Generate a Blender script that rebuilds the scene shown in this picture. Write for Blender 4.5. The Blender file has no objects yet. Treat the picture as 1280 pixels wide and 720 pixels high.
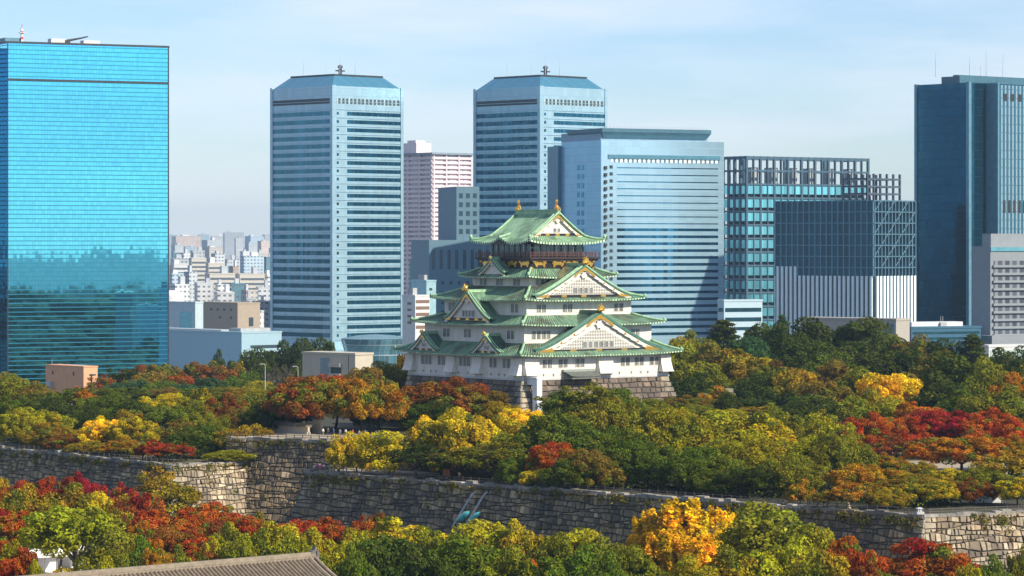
import bpy, bmesh, math, random
import numpy as np
from mathutils import Vector, Matrix
R = math.radians
rnd = random.Random(7)
SC = bpy.context.scene
COL = SC.collection

# ------------------------------------------------------------------ camera, sky, sun, exposure
F = 4000.0            # focal length in pixels of the 1280 px wide photograph
HOR = 305.0           # horizon row
ZC = 75.0             # eye height above the city ground
cam = bpy.data.cameras.new('camera')
camo = bpy.data.objects.new('camera', cam); COL.objects.link(camo)
camo.location = (0, 0, ZC); camo.rotation_euler = (R(90), 0, 0)
cam.sensor_width = 36; cam.lens = 36*F/1280
cam.shift_y = -(360-HOR)/1280
cam.clip_start = 1; cam.clip_end = 90000
SC.camera = camo
SUN_EL = 36.0
SUN_DIR = Vector((0.83, -0.56, 0)).normalized()      # horizontal direction towards the sun
SC.view_settings.view_transform = 'Standard'; SC.view_settings.look = 'None'
SC.view_settings.exposure = 0.48; SC.view_settings.gamma = 1
w = bpy.data.worlds.new('World'); SC.world = w; w.use_nodes = True
nt = w.node_tree; N = nt.nodes; Lk = nt.links
bg = N['Background']; bg.inputs[1].default_value = 0.084
sky = N.new('ShaderNodeTexSky'); sky.sky_type = 'NISHITA'; sky.sun_disc = False
sky.sun_elevation = R(SUN_EL); sky.sun_rotation = math.atan2(SUN_DIR.x, SUN_DIR.y)
sky.altitude = 200; sky.air_density = 1.0; sky.dust_density = 0.2; sky.ozone_density = 4.0
tc = N.new('ShaderNodeTexCoord'); mp = N.new('ShaderNodeMapping'); mp.inputs['Scale'].default_value = (4, 4, 22)
Lk.new(tc.outputs['Generated'], mp.inputs[0])
cn = N.new('ShaderNodeTexNoise'); cn.inputs['Scale'].default_value = 1.7; cn.inputs['Detail'].default_value = 7; cn.inputs['Roughness'].default_value = .55
Lk.new(mp.outputs[0], cn.inputs['Vector'])
cr = N.new('ShaderNodeMapRange'); cr.inputs[1].default_value = .37; cr.inputs[2].default_value = .75; cr.inputs[3].default_value = 0; cr.inputs[4].default_value = .8
Lk.new(cn.outputs[0], cr.inputs[0])
cm = N.new('ShaderNodeMix'); cm.data_type = 'RGBA'
Lk.new(cr.outputs[0], cm.inputs[0]); tn = N.new('ShaderNodeMix'); tn.data_type = 'RGBA'; tn.blend_type = 'MULTIPLY'; tn.inputs[0].default_value = 1; tn.inputs[7].default_value = (1.05, 1.12, 1.32, 1); Lk.new(sky.outputs[0], tn.inputs[6])
Lk.new(tn.outputs[2], cm.inputs[6]); cm.inputs[7].default_value = (8.3, 8.7, 9.6, 1)
Lk.new(cm.outputs[2], bg.inputs[0])
sl = bpy.data.lights.new('sun', 'SUN'); sl.energy = 5.0; sl.angle = R(.53); sl.color = (1, .89, .70)
so = bpy.data.objects.new('sun', sl); COL.objects.link(so); so.location = (300, -200, 400)
sd = Vector((SUN_DIR.x*math.cos(R(SUN_EL)), SUN_DIR.y*math.cos(R(SUN_EL)), math.sin(R(SUN_EL))))
so.rotation_euler = sd.to_track_quat('Z', 'Y').to_euler()

# ------------------------------------------------------------------ helpers
def at(px, py, D):
    return Vector(((px-640)/F*D, D, ZC+(HOR-py)/F*D))
def zat(py, D): return ZC+(HOR-py)/F*D
def xat(px, D): return (px-640)/F*D

class MB:
    """collects faces and builds ONE mesh object"""
    def __init__(s): s.v = []; s.f = []; s.m = []; s.c = []; s.uv = []; s.M = None; s.col = (1, 1, 1); s.hasuv = False
    def vert(s, p):
        p = Vector(p)
        if s.M is not None: p = s.M @ p
        s.v.append(tuple(p)); s.c.append(s.col); return len(s.v)-1
    def face(s, pts, m=0, uv=None):
        idx = [s.vert(p) for p in pts]; s.f.append(idx); s.m.append(m)
        s.uv.extend(uv if uv else [(0, 0)]*len(idx))
        if uv: s.hasuv = True
    def idx(s, ids, m=0, uv=None):
        s.f.append(ids); s.m.append(m); s.uv.extend(uv if uv else [(0, 0)]*len(ids))
        if uv: s.hasuv = True
    def box(s, x0, x1, y0, y1, z0, z1, m=0):
        i = [s.vert(p) for p in ((x0,y0,z0),(x1,y0,z0),(x1,y1,z0),(x0,y1,z0),(x0,y0,z1),(x1,y0,z1),(x1,y1,z1),(x0,y1,z1))]
        for q in ((0,3,2,1),(4,5,6,7),(0,1,5,4),(1,2,6,5),(2,3,7,6),(3,0,4,7)): s.idx([i[k] for k in q], m)
    def prism(s, pts, z0, z1, m=0):
        """pts: counter-clockwise polygon in xy"""
        n = len(pts)
        a = [s.vert((p[0], p[1], z0)) for p in pts]; b = [s.vert((p[0], p[1], z1)) for p in pts]
        s.idx(a[::-1], m); s.idx(b, m)
        for k in range(n): s.idx([a[k], a[(k+1)%n], b[(k+1)%n], b[k]], m)
    def plate(s, pts, y0, y1, m=0):
        """outline in xz (counter-clockwise seen from -y), extruded from y0 (front) to y1 (back)"""
        n = len(pts)
        a = [s.vert((p[0], y0, p[1])) for p in pts]; b = [s.vert((p[0], y1, p[1])) for p in pts]
        s.idx(a, m); s.idx(b[::-1], m)
        for k in range(n): s.idx([a[(k+1)%n], a[k], b[k], b[(k+1)%n]], m)
    def frustum(s, r0, r1, m=0):
        """r=(x0,x1,y0,y1,z)"""
        a = [s.vert(p) for p in ((r0[0],r0[2],r0[4]),(r0[1],r0[2],r0[4]),(r0[1],r0[3],r0[4]),(r0[0],r0[3],r0[4]))]
        b = [s.vert(p) for p in ((r1[0],r1[2],r1[4]),(r1[1],r1[2],r1[4]),(r1[1],r1[3],r1[4]),(r1[0],r1[3],r1[4]))]
        s.idx(a[::-1], m); s.idx(b, m)
        for k in range(4): s.idx([a[k], a[(k+1)%4], b[(k+1)%4], b[k]], m)
    def tube(s, pts, rad, n=6, m=0, cap=True):
        pts = [Vector(p) for p in pts]; rings = []
        if not hasattr(rad, '__len__'): rad = [rad]*len(pts)
        for k, p in enumerate(pts):
            t = (pts[min(k+1, len(pts)-1)]-pts[max(k-1, 0)]).normalized()
            u = t.cross(Vector((0,0,1)))
            if u.length < 1e-3: u = Vector((1,0,0))
            u.normalize(); v = u.cross(t)
            rings.append([s.vert(p+(u*math.cos(2*math.pi*j/n)+v*math.sin(2*math.pi*j/n))*rad[k]) for j in range(n)])
        for k in range(len(pts)-1):
            for j in range(n):
                s.idx([rings[k][j], rings[k][(j+1)%n], rings[k+1][(j+1)%n], rings[k+1][j]], m)
        if cap: s.idx(rings[0][::-1], m); s.idx(rings[-1], m)
    def lathe(s, c, prof, n=10, m=0):
        rings = [[s.vert((c[0]+r*math.cos(2*math.pi*j/n), c[1]+r*math.sin(2*math.pi*j/n), c[2]+z)) for j in range(n)] for r, z in prof]
        for k in range(len(prof)-1):
            for j in range(n): s.idx([rings[k][j], rings[k][(j+1)%n], rings[k+1][(j+1)%n], rings[k+1][j]], m)
        s.idx(rings[0][::-1], m); s.idx(rings[-1], m)
    def grid(s, P, nu, nv, m=0, uvf=None):
        """P(i,j) -> point, i in 0..nu, j in 0..nv"""
        ids = [[s.vert(P(i, j)) for j in range(nv+1)] for i in range(nu+1)]
        for i in range(nu):
            for j in range(nv):
                q = [(i,j),(i+1,j),(i+1,j+1),(i,j+1)]
                s.idx([ids[a][b] for a, b in q], m, [uvf(a, b) for a, b in q] if uvf else None)
    def build(s, name, mats, parent=None, smooth=False, colour=False, fix=False):
        me = bpy.data.meshes.new(name); me.from_pydata(s.v, [], s.f)
        if not isinstance(mats, (list, tuple)): mats = [mats]
        for k in mats: me.materials.append(k)
        me.polygons.foreach_set('material_index', s.m)
        if s.hasuv:
            l = me.uv_layers.new(name='UVMap'); l.data.foreach_set('uv', [c for t in s.uv for c in t])
        if colour:
            a = me.color_attributes.new('Col', 'FLOAT_COLOR', 'POINT'); a.data.foreach_set('color', [x for c in s.c for x in (c[0], c[1], c[2], 1)])
        if smooth: me.polygons.foreach_set('use_smooth', [True]*len(s.f))
        if fix:
            bm = bmesh.new(); bm.from_mesh(me); bmesh.ops.remove_doubles(bm, verts=bm.verts, dist=1e-4); bmesh.ops.recalc_face_normals(bm, faces=bm.faces); bm.to_mesh(me); bm.free()
        me.update()
        o = bpy.data.objects.new(name, me); COL.objects.link(o)
        if parent is not None: o.parent = parent
        return o

def tag(o, label=None, cat=None, group=None, kind=None):
    if label: o['label'] = label
    if cat: o['category'] = cat
    if group: o['group'] = group
    if kind: o['kind'] = kind
    return o
def thing(name, label, cat, loc=(0,0,0), rotz=0, group=None):
    o = bpy.data.objects.new(name, None); COL.objects.link(o); o.empty_display_size = .5
    o.location = loc; o.rotation_euler = (0, 0, rotz)
    return tag(o, label, cat, group)
def copy_tree(o, parent=None):
    c = o.copy(); COL.objects.link(c)
    if parent is not None: c.parent = parent
    for ch in list(o.children): copy_tree(ch, c)
    return c

# ------------------------------------------------------------------ materials
def newmat(name):
    m = bpy.data.materials.new(name); m.use_nodes = True
    return m, m.node_tree.nodes, m.node_tree.links, m.node_tree.nodes['Principled BSDF']
def nd(N, t, **kw):
    n = N.new(t)
    for k, v in kw.items(): setattr(n, k, v)
    return n
def math_(N, L, op, a, b=None, c=None):
    n = N.new('ShaderNodeMath'); n.operation = op
    for i, x in enumerate((a, b, c)):
        if x is None: continue
        if isinstance(x, (int, float)): n.inputs[i].default_value = x
        else: L.new(x, n.inputs[i])
    return n.outputs[0]
def mixc(N, L, f, a, b, mode='MIX'):
    n = N.new('ShaderNodeMix'); n.data_type = 'RGBA'; n.blend_type = mode
    if isinstance(f, (int, float)): n.inputs[0].default_value = f
    else: L.new(f, n.inputs[0])
    for i, x in ((6, a), (7, b)):
        if isinstance(x, tuple): n.inputs[i].default_value = (*x[:3], 1)
        else: L.new(x, n.inputs[i])
    return n.outputs[2]
def noise(N, L, scale, detail=4, rough=.55, vec=None, dim='3D'):
    n = N.new('ShaderNodeTexNoise'); n.inputs['Scale'].default_value = scale; n.inputs['Detail'].default_value = detail; n.inputs['Roughness'].default_value = rough
    if vec is not None: L.new(vec, n.inputs['Vector'])
    return n.outputs[0]
def remap(N, L, x, a, b, c=0, d=1):
    n = N.new('ShaderNodeMapRange'); L.new(x, n.inputs[0])
    for i, k in enumerate((a, b, c, d)): n.inputs[i+1].default_value = k
    return n.outputs[0]
def objco(N, L, scale=None):
    t = N.new('ShaderNodeTexCoord')
    if scale is None: return t.outputs['Object']
    m = N.new('ShaderNodeMapping'); m.inputs['Scale'].default_value = scale; L.new(t.outputs['Object'], m.inputs[0]); return m.outputs[0]
def plain(name, col, rough=.7, metal=0, var=.15, scale=.4, spec=.4, bump=0, streak=False):
    """plain material with weathering noise"""
    m, N, L, p = newmat(name)
    co = objco(N, L, (1, 1, .18) if streak else None)
    n = noise(N, L, scale, 6, .6, co)
    f = remap(N, L, n, .3, .7, 1-var, 1+var)
    mm = N.new('ShaderNodeVectorMath'); mm.operation = 'SCALE'; mm.inputs[0].default_value = col; L.new(f, mm.inputs['Scale'])
    L.new(mm.outputs[0], p.inputs['Base Color'])
    p.inputs['Roughness'].default_value = rough; p.inputs['Metallic'].default_value = metal; p.inputs['Specular IOR Level'].default_value = spec
    if bump:
        b = N.new('ShaderNodeBump'); b.inputs['Strength'].default_value = bump; b.inputs['Distance'].default_value = .1
        L.new(noise(N, L, scale*8, 4, .6, co), b.inputs['Height']); L.new(b.outputs[0], p.inputs['Normal'])
    return m
def cells(N, L, pu, pz, ou=0, oz=0):
    """object-space facade coordinates: (x+y)/pu and z/pz -> fract and floor of each"""
    t = N.new('ShaderNodeTexCoord'); sp = N.new('ShaderNodeSeparateXYZ'); L.new(t.outputs['Object'], sp.inputs[0])
    u = math_(N, L, 'ADD', sp.outputs[0], sp.outputs[1]); u = math_(N, L, 'ADD', u, 1000.0*pu+ou); u = math_(N, L, 'DIVIDE', u, pu)
    z = math_(N, L, 'DIVIDE', math_(N, L, 'ADD', sp.outputs[2], oz+100*pz), pz)
    return (math_(N, L, 'FRACT', u), math_(N, L, 'FRACT', z), math_(N, L, 'FLOOR', u), math_(N, L, 'FLOOR', z), sp)
def glass(name, col, line, pu, lu, pz, lz, rough=.04, tilt=.008, var=.12, metal=.9, line_u=None, warp=.012):
    """reflective curtain wall: each pane tilts a little, thin mullion lines"""
    m, N, L, p = newmat(name)
    fu, fz, iu, iz, sp = cells(N, L, pu, pz)
    cv = N.new('ShaderNodeCombineXYZ'); L.new(iu, cv.inputs[0]); L.new(iz, cv.inputs[1])
    wn = N.new('ShaderNodeTexWhiteNoise'); L.new(cv.outputs[0], wn.inputs['Vector'])
    g = N.new('ShaderNodeNewGeometry')
    a = N.new('ShaderNodeVectorMath'); a.operation = 'SUBTRACT'; L.new(wn.outputs['Color'], a.inputs[0]); a.inputs[1].default_value = (.5,.5,.5)
    b = N.new('ShaderNodeVectorMath'); b.operation = 'SCALE'; L.new(a.outputs[0], b.inputs[0]); b.inputs['Scale'].default_value = tilt
    c = N.new('ShaderNodeVectorMath'); c.operation = 'ADD'; L.new(g.outputs['Normal'], c.inputs[0]); 
    wt = N.new('ShaderNodeTexNoise'); wt.inputs['Scale'].default_value = .045; wt.inputs['Detail'].default_value = 3; L.new(g.outputs['Position'], wt.inputs['Vector'])
    w1 = N.new('ShaderNodeVectorMath'); w1.operation = 'SUBTRACT'; L.new(wt.outputs['Color'], w1.inputs[0]); w1.inputs[1].default_value = (.5,.5,.5)
    w2 = N.new('ShaderNodeVectorMath'); w2.operation = 'SCALE'; L.new(w1.outputs[0], w2.inputs[0]); w2.inputs['Scale'].default_value = warp
    w3 = N.new('ShaderNodeVectorMath'); w3.operation = 'ADD'; L.new(b.outputs[0], w3.inputs[0]); L.new(w2.outputs[0], w3.inputs[1]); L.new(w3.outputs[0], c.inputs[1])
    d = N.new('ShaderNodeVectorMath'); d.operation = 'NORMALIZE'; L.new(c.outputs[0], d.inputs[0]); L.new(d.outputs[0], p.inputs['Normal'])
    ln_z = math_(N, L, 'LESS_THAN', fz, lz/pz); ln_u = math_(N, L, 'LESS_THAN', fu, lu/pu)
    f = remap(N, L, wn.outputs['Value'], 0, 1, 1-var, 1+var)
    mm = N.new('ShaderNodeVectorMath'); mm.operation = 'SCALE'; mm.inputs[0].default_value = col; L.new(f, mm.inputs['Scale'])
    cc = mixc(N, L, ln_u, mm.outputs[0], line_u or tuple(.55*x+.45*y for x, y in zip(col, line)))
    cc = mixc(N, L, ln_z, cc, line)
    L.new(cc, p.inputs['Base Color'])
    p.inputs['Metallic'].default_value = metal
    L.new(remap(N, L, ln_z, 0, 1, rough, .5), p.inputs['Roughness'])
    return m
def windows_mat(name, wall, win, pu, wu, pz, wz, var=.12, rough=.6, rand=0.0, ou=0, oz=0, wall2=None):
    """far facade: rows of small windows drawn as pattern of the wall"""
    m, N, L, p = newmat(name)
    fu, fz, iu, iz, sp = cells(N, L, pu, pz, ou, oz)
    inu = math_(N, L, 'LESS_THAN', fu, wu/pu); inz = math_(N, L, 'LESS_THAN', fz, wz/pz)
    k = math_(N, L, 'MULTIPLY', inu, inz)
    cv = N.new('ShaderNodeCombineXYZ'); L.new(iu, cv.inputs[0]); L.new(iz, cv.inputs[1])
    wn = N.new('ShaderNodeTexWhiteNoise'); L.new(cv.outputs[0], wn.inputs['Vector'])
    wc = mixc(N, L, wn.outputs['Value'], win, tuple(min(1, x*1.9+.02) for x in win))
    n = noise(N, L, .15, 4, .6, objco(N, L, (1,1,.3)))
    wl = mixc(N, L, remap(N, L, n, .35, .65), tuple(x*(1-var) for x in wall), tuple(min(1, x*(1+var)) for x in wall))
    L.new(mixc(N, L, k, wl, wc), p.inputs['Base Color'])
    L.new(remap(N, L, k, 0, 1, rough, .12), p.inputs['Roughness'])
    return m
M = {}
M['white_paint'] = plain('white_paint', (.60,.61,.62), .6, var=.08)
M['grey_concrete'] = plain('grey_concrete', (.36,.37,.38), .8, var=.15, streak=True)
M['dark_metal'] = plain('dark_metal', (.05,.06,.07), .45, .6)
M['light_metal'] = plain('light_metal', (.5,.53,.56), .4, .7)
M['red_paint'] = plain('red_paint', (.6,.06,.04), .5)
M['gold'] = plain('gold_leaf', (.86,.50,.10), .3, .85, var=.2, scale=2)
M['black_lacquer'] = plain('black_lacquer', (.018,.016,.018), .35)
# ------------------------------------------------------------------ towers of the business district
class Site:
    """box building seen at a corner: local x runs along the right face, local y along the left face, origin = near corner"""
    def __init__(s, name, label, cat, xl, xc, xr, D, th, group=None, z0=0):
        X = xat(xc, D); c, sn = math.cos(R(th)), math.sin(R(th)); kr = (xr-640)/F; kl = (xl-640)/F
        s.a = (kr*D-X)/(c-kr*sn); s.b = (X-kl*D)/(sn+kl*c); s.D = D; s.z0 = z0
        s.o = thing(name, label, cat, (X, D, z0), R(th), group)
    def z(s, py): return zat(py, s.D)-s.z0
    def px(s, n): return n*s.D/F
def fbox(mb, face, s0, s1, z0, z1, proud, depth=.3, m=0):
    """box on the right ('R', y=0) or left ('L', x=0) face, standing proud of it"""
    if face == 'R': mb.box(s0, s1, -proud, depth, z0, z1, m)
    else: mb.box(-proud, depth, s0, s1, z0, z1, m)
def antenna(parent, x, y, z, h, r=.25, mat=None):
    mb = MB(); mb.tube([(x,y,z),(x,y,z+h*.6),(x,y,z+h)], [r, r*.7, r*.3], 5); return mb.build('antenna', mat or M['light_metal'], parent)

# --- wide blue mirror tower at the left edge
S = Site('glass_tower', 'wide bright cyan mirror glass tower at the left edge of the photo', 'office tower', -14, 9, 211, 1480, 27)
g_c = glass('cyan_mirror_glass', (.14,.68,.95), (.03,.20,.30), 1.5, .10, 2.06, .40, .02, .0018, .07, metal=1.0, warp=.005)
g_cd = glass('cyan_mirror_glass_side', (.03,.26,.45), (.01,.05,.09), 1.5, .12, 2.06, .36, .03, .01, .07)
h = S.z(54)
mb = MB(); mb.box(0, S.a, 0, S.b, 0, h); body = mb.build('curtain_wall', g_c, S.o)
mb = MB(); mb.box(-.25, S.a+.25, -.25, S.b, h, h+1.0); mb.build('parapet', M['dark_metal'], S.o)
mb = MB(); fbox(mb, 'R', 0, S.a, h-17.2, h-16.2, .12); mb.build('louvre_band', M['dark_metal'], S.o)
for s0 in (-.2, S.a-.6):
    mb = MB(); fbox(mb, 'R', s0+.2, s0+.65, 0, h, .3); mb.build('corner_mullion', M['dark_metal'], S.o)
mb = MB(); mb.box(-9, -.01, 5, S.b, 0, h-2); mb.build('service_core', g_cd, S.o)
mb = MB(); mb.box(1, 9, 6, 16, h+1, h+3); mb.build('plant_room', plain('plant_blue', (.10,.22,.30), .5), S.o)
mb = MB(); mb.box(24, 31, 8, 13, h+1, h+3.4); mb.build('roof_unit', M['white_paint'], S.o)
mb = MB(); mb.box(40, 48, 8, 13, h+1, h+3.0); mb.build('roof_unit', M['white_paint'], S.o)
mb = MB(); mb.box(30, 32, 4, 6, h+1, h+2.6); mb.tube([(31,5,h+2.4),(37,5,h+3.6),(41,5,h+4.6)], [.7,.5,.35], 6); mb.build('cleaning_crane', M['dark_metal'], S.o)
mst = MB()
for i in range(5): mst.box(8.4, 9.4, 5, 6, h+1+i*1.3, h+1+i*1.3+1.3, i % 2)
mst.box(7.6, 10.2, 4.4, 6.6, h+5.2, h+5.5, 0); mst.tube([(8.9,5.5,h+7.5),(8.9,5.5,h+9.6)], .15, 5, 1)
mst.build('mast', [M['white_paint'], M['red_paint']], S.o)

# --- twin towers
g_blue = glass('blue_band_glass', (.014,.12,.20), (.02,.06,.09), 1.6, .1, 50, .01, .06, .02, .35, metal=.7)
p_blue = glass('blue_grey_panel', (.33,.51,.61), (.20,.35,.45), 3.2, .12, 4.3, .12, .35, .01, .07, metal=.35)
roof_bl = glass('blue_roof_glass', (.10,.33,.47), (.08,.18,.25), 4, .2, 50, .01, .2, .01, .08, metal=.6)
def twin(label, xl, xc, xr, ytop, D, th, nf=28):
    S = Site('twin_tower', label, 'office tower', xl, xc, xr, D, th, 'pair of twin office towers'); a, b = S.a, S.b
    h = S.z(ytop); fh = (h-14-S.z(425))/nf; zb = S.z(425)
    mb = MB(); mb.box(0, a, 0, b, 0, h)
    # corner pilasters and thin floor ledges belong to the wall
    fbox(mb, 'R', -.5, 2.6, 0, h+.4, .5); fbox(mb, 'R', a-1.6, a+.5, 0, h+.4, .5); fbox(mb, 'L', b-1.8, b+.5, 0, h+.4, .5)
    for i in range(nf+2):
        z = zb+i*fh; fbox(mb, 'R', 2.6, a-1.6, z-.12, z+.12, .35); fbox(mb, 'L', 0, b-1.8, z-.12, z+.12, .35)
    mb.build('wall', p_blue, S.o)
    for i in range(nf):
        z = zb+i*fh+fh*.30
        mb = MB(); fbox(mb, 'R', 11.5, a-1.6, z, z+fh*.46, .06); mb.build('window_band', g_blue, S.o)
        mb = MB(); fbox(mb, 'L', 2.2, b-1.8, z-.1, z+fh*.5, .06); mb.build('window_band', g_blue, S.o)
        if i % 1 == 0:
            mb = MB(); fbox(mb, 'R', 3.4, 5.0, z+.3, z+fh*.40, .07); mb.build('slit_window', g_blue, S.o)
    # louvre band below the crown
    lb = windows_mat('tower_louvre', (.03,.06,.08), (.20,.27,.30), 3.1, 1.3, 50, 50)
    z = h-10.5
    mb = MB(); fbox(mb, 'R', 3, a-2, z, z+3.2, .08); mb.build('louvre_band', lb, S.o)
    mb = MB(); fbox(mb, 'L', 2.5, b-2, z, z+3.2, .08); mb.build('louvre_band', M['dark_metal'], S.o)
    mb = MB(); mb.frustum((1.2, a-1.2, 1.2, b-1.2, h), (8, a-8, 8, b-8, h+S.px(13.5))); mb.build('roof', roof_bl, S.o)
    zt = h+S.px(13.5)
    mb = MB(); mb.box(8.3, a-8.3, 8.3, b-8.3, zt, zt+1.2); mb.build('roof_rim', M['dark_metal'], S.o)
    for x, y, hh in ((12,20,8),(16,12,13),(30,14,12),(11,40,11),(20,16,6)): antenna(S.o, x, y, zt, hh, .22)
    mb = MB(); mb.tube([(18,14,zt),(18,14,zt+5)], 1.1, 6); mb.box(15,21,13,15,zt+3.2,zt+3.9); mb.lathe((18,14,zt+5), [(.3,0),(1.6,.5),(1.4,1.6),(.2,2.2)], 8); mb.build('communication_mast', M['dark_metal'], S.o)
    # podium
    zp = S.z(430)
    mb = MB(); mb.box(-7, a+7, -7, b+7, 0, S.z(437)); mb.frustum((-5,a+5,-5,b+5,S.z(437)), (-.6,a+.6,-.6,b+.6,S.z(428))); mb.build('podium', plain('podium_panel', (.28,.47,.58), .4, .2), S.o)
    mb = MB(); fbox(mb, 'R', -5, a+5, S.z(447), S.z(440), 7.06, -6.9); mb.build('podium_glass', g_blue, S.o)
    mb = MB(); fbox(mb, 'L', -5, b+5, S.z(447), S.z(440), 7.06, -6.9); mb.build('podium_glass', g_blue, S.o)
    return S
twin('blue banded office tower with slanted glass crown, standing free left of the castle', 339, 415.5, 503, 107, 1900, 43.5)
twin('blue banded office tower with slanted glass crown, rising right behind the castle roof', 593, 675, 758, 108, 1900, 43.5)

# --- broad pale glass tower behind the castle
S = Site('office_tower', 'broad pale blue office tower with overhanging flat cap behind the castle', 'office tower', 702, 751.5, 905, 1560, 28); a, b = S.a, S.b; h = S.z(175)
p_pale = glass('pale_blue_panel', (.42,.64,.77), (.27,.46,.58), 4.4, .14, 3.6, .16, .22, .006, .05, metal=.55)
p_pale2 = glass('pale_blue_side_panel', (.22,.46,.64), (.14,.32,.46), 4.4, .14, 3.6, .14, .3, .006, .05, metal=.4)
g_mid = glass('tower_window_glass', (.02,.16,.30), (.01,.08,.14), 2.2, .1, 50, .01, .03, .012, .3, metal=.85)
mb = MB(); mb.box(0, a, 0, b, 0, h, 0); mb.build('wall', p_pale, S.o)
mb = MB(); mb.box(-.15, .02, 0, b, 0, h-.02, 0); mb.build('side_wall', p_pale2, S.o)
x0 = a*.055; x1 = a*.965; zt = S.z(193); zb = S.z(423)
lb2 = windows_mat('cap_louvre', (.05,.14,.2), (.62,.7,.75), 2.6, 1.5, 50, 50)
mb = MB(); fbox(mb, 'R', x0, x1, zt-S.px(5), zt, .5); mb.build('canopy_band', plain('cap_blue', (.07,.2,.28), .4), S.o)
mb = MB(); fbox(mb, 'R', x0+1.5, x1-.5, zt-S.px(9.5), zt-S.px(5), .12); mb.build('louvre_band', lb2, S.o)
nf = 25; fh = (zt-S.px(11)-zb)/nf
for i in range(nf):
    z = zb+i*fh
    mb = MB(); fbox(mb, 'R', x0+5.0, x1-1, z+fh*.32, z+fh*.32+fh*(.40 if i < 16 else .14), .05); mb.build('window_band', g_mid, S.o)
    mb = MB(); fbox(mb, 'R', x0+.8, x0+2.6, z+fh*.25, z+fh*.72, .06); mb.build('slit_window', M['dark_metal'], S.o)
    mb = MB(); fbox(mb, 'R', x0-2.2, x0-.9, z+fh*.1, z+fh*.6, .9); mb.build('bracket', M['dark_metal'], S.o)
for i in range(18):
    z = S.z(205)-i*S.px(11.5)
    mb = MB(); fbox(mb, 'L', b*.42, b*.49, z-2.6, z, .22); fbox(mb, 'L', b*.53, b*.60, z-2.6, z, .22); mb.build('side_window', g_mid, S.o)
mb = MB(); mb.box(4, a-3, b, b+12, 0, h-3); mb.box(-2, a*.5, b, b+11, 0, h-2); mb.build('rear_block', plain('rear_blue', (.09,.2,.29), .35, .3), S.o)
mb = MB(); mb.box(2, a-7, 4, b+4, h, h+S.px(11)); mb.build('penthouse', plain('penthouse_blue', (.2,.32,.41), .5), S.o)
zc = h+S.px(9)
mb = MB(); mb.frustum((3,a-8,3,b-4,zc-2),(1.5,a-6.5,1.5,b-3,zc+.6)); mb.box(1.5,a-6.5,1.5,b-3,zc+.61,zc+2.4); mb.build('roof_cap', plain('cap_dark_blue', (.05,.14,.2), .45), S.o)
mb = MB()
for i in range(30): mb.tube([(2+i*((a-9)/30),2,zc+2.4),(2+i*((a-9)/30),2,zc+3.5)], .1, 4)
mb.build('roof_railing', M['light_metal'], S.o)

# --- dark tower on the right
S = Site('office_tower', 'tall dark blue office tower with fine upright ribs at the right edge', 'office tower', 1145, 1211, 1345, 1500, 40); a, b = S.a, S.b; h = S.z(103)
g_dk = glass('dark_blue_glass', (.010,.085,.145), (.008,.06,.105), 1.7, .22, 4.1, .25, .08, .014, .25, metal=.8)
g_rt = glass('grey_teal_ribs', (.04,.16,.23), (.04,.14,.20), 2.6, 1.0, 4.1, .3, .2, .01, .12, metal=.55, line_u=(.36,.45,.50))
mb = MB(); mb.box(0, a, 0, b, 0, h); mb.build('curtain_wall', g_dk, S.o)
mb = MB(); mb.box(13, a, -7, 0, 0, h-1); mb.build('ribbed_facade', g_rt, S.o)
mb = MB(); mb.box(12.0, 13.0, -7.4, .2, 0, h); mb.box(-.6,1.2,-.6,1.2,0,h+.3); mb.box(-.6,1.2,b-1,b+.6,0,h+.3); mb.build('corner_pier', plain('pier_blue', (.12,.26,.34), .4, .3), S.o)
for i in range(11):
    mb = MB(); mb.box(16+i*5.2, 18.8+i*5.2, -7.08, -6.9, h-8.5, h-5); mb.build('louvre', M['dark_metal'], S.o)
for i in range(11):
    mb = MB(); mb.box(16+i*3.6, 17.8+i*3.6, -7.08, -6.9, S.z(266), S.z(250)); mb.build('louvre', M['dark_metal'], S.o)
mb = MB(); mb.box(2.5, a-6, 8, b-14, h, h+S.px(9)); mb.box(4, a-10, 10, b-20, h+S.px(9), h+S.px(11)); mb.build('penthouse', plain('penthouse_dark', (.05,.13,.18), .4), S.o)
zt = h+S.px(11)
for x, y, hh in ((10,30,12),(14,12,9),(28,14,13),(40,14,12),(22,12,6)): antenna(S.o, x, y, zt, hh, .22)

# --- pale pink apartment tower
S = Site('apartment_tower', 'pale pink apartment tower of many balconies between the twin towers', 'apartment tower', 497, 541, 588, 2350, 40); a, b = S.a, S.b; h = S.z(193)
pk = plain('pink_concrete', (.66,.57,.60), .8, var=.06); pkd = plain('pink_concrete_side', (.6,.54,.6), .8, var=.06)
wn_pk = windows_mat('apartment_bay', (.52,.45,.49), (.27,.25,.31), 4.6, 2.4, 50, 50)
mb = MB(); mb.box(0, a, 0, b, 0, h); mb.build('wall', wn_pk, S.o)
nf = 34; fh = (h-S.z(395))/nf
for i in range(nf):
    z = S.z(395)+i*fh
    mb = MB(); fbox(mb, 'R', 0, a, z, z+fh*.52, 1.4); fbox(mb, 'L', -1.4, b, z, z+fh*.52, 1.4); mb.build('balcony', pk, S.o)
mb = MB()
for t in (0, .33, .66, 1): fbox(mb, 'R', a*t-.5, a*t+.5, 0, h, 1.7); fbox(mb, 'L', b*t-.5, b*t+.5, 0, h, 1.7)
mb.build('pier', pk, S.o)
mb = MB(); mb.box(-3, a+1, -3, b+1, h, h+1.4); mb.build('roof_slab', plain('slab_blue', (.2,.27,.33), .6), S.o)
mb = MB(); mb.box(2, 16, b-20, b-4, h+1.4, h+9); mb.box(3, 12, b-18, b-8, h+9, h+11); mb.build('penthouse', pk, S.o)

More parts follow.
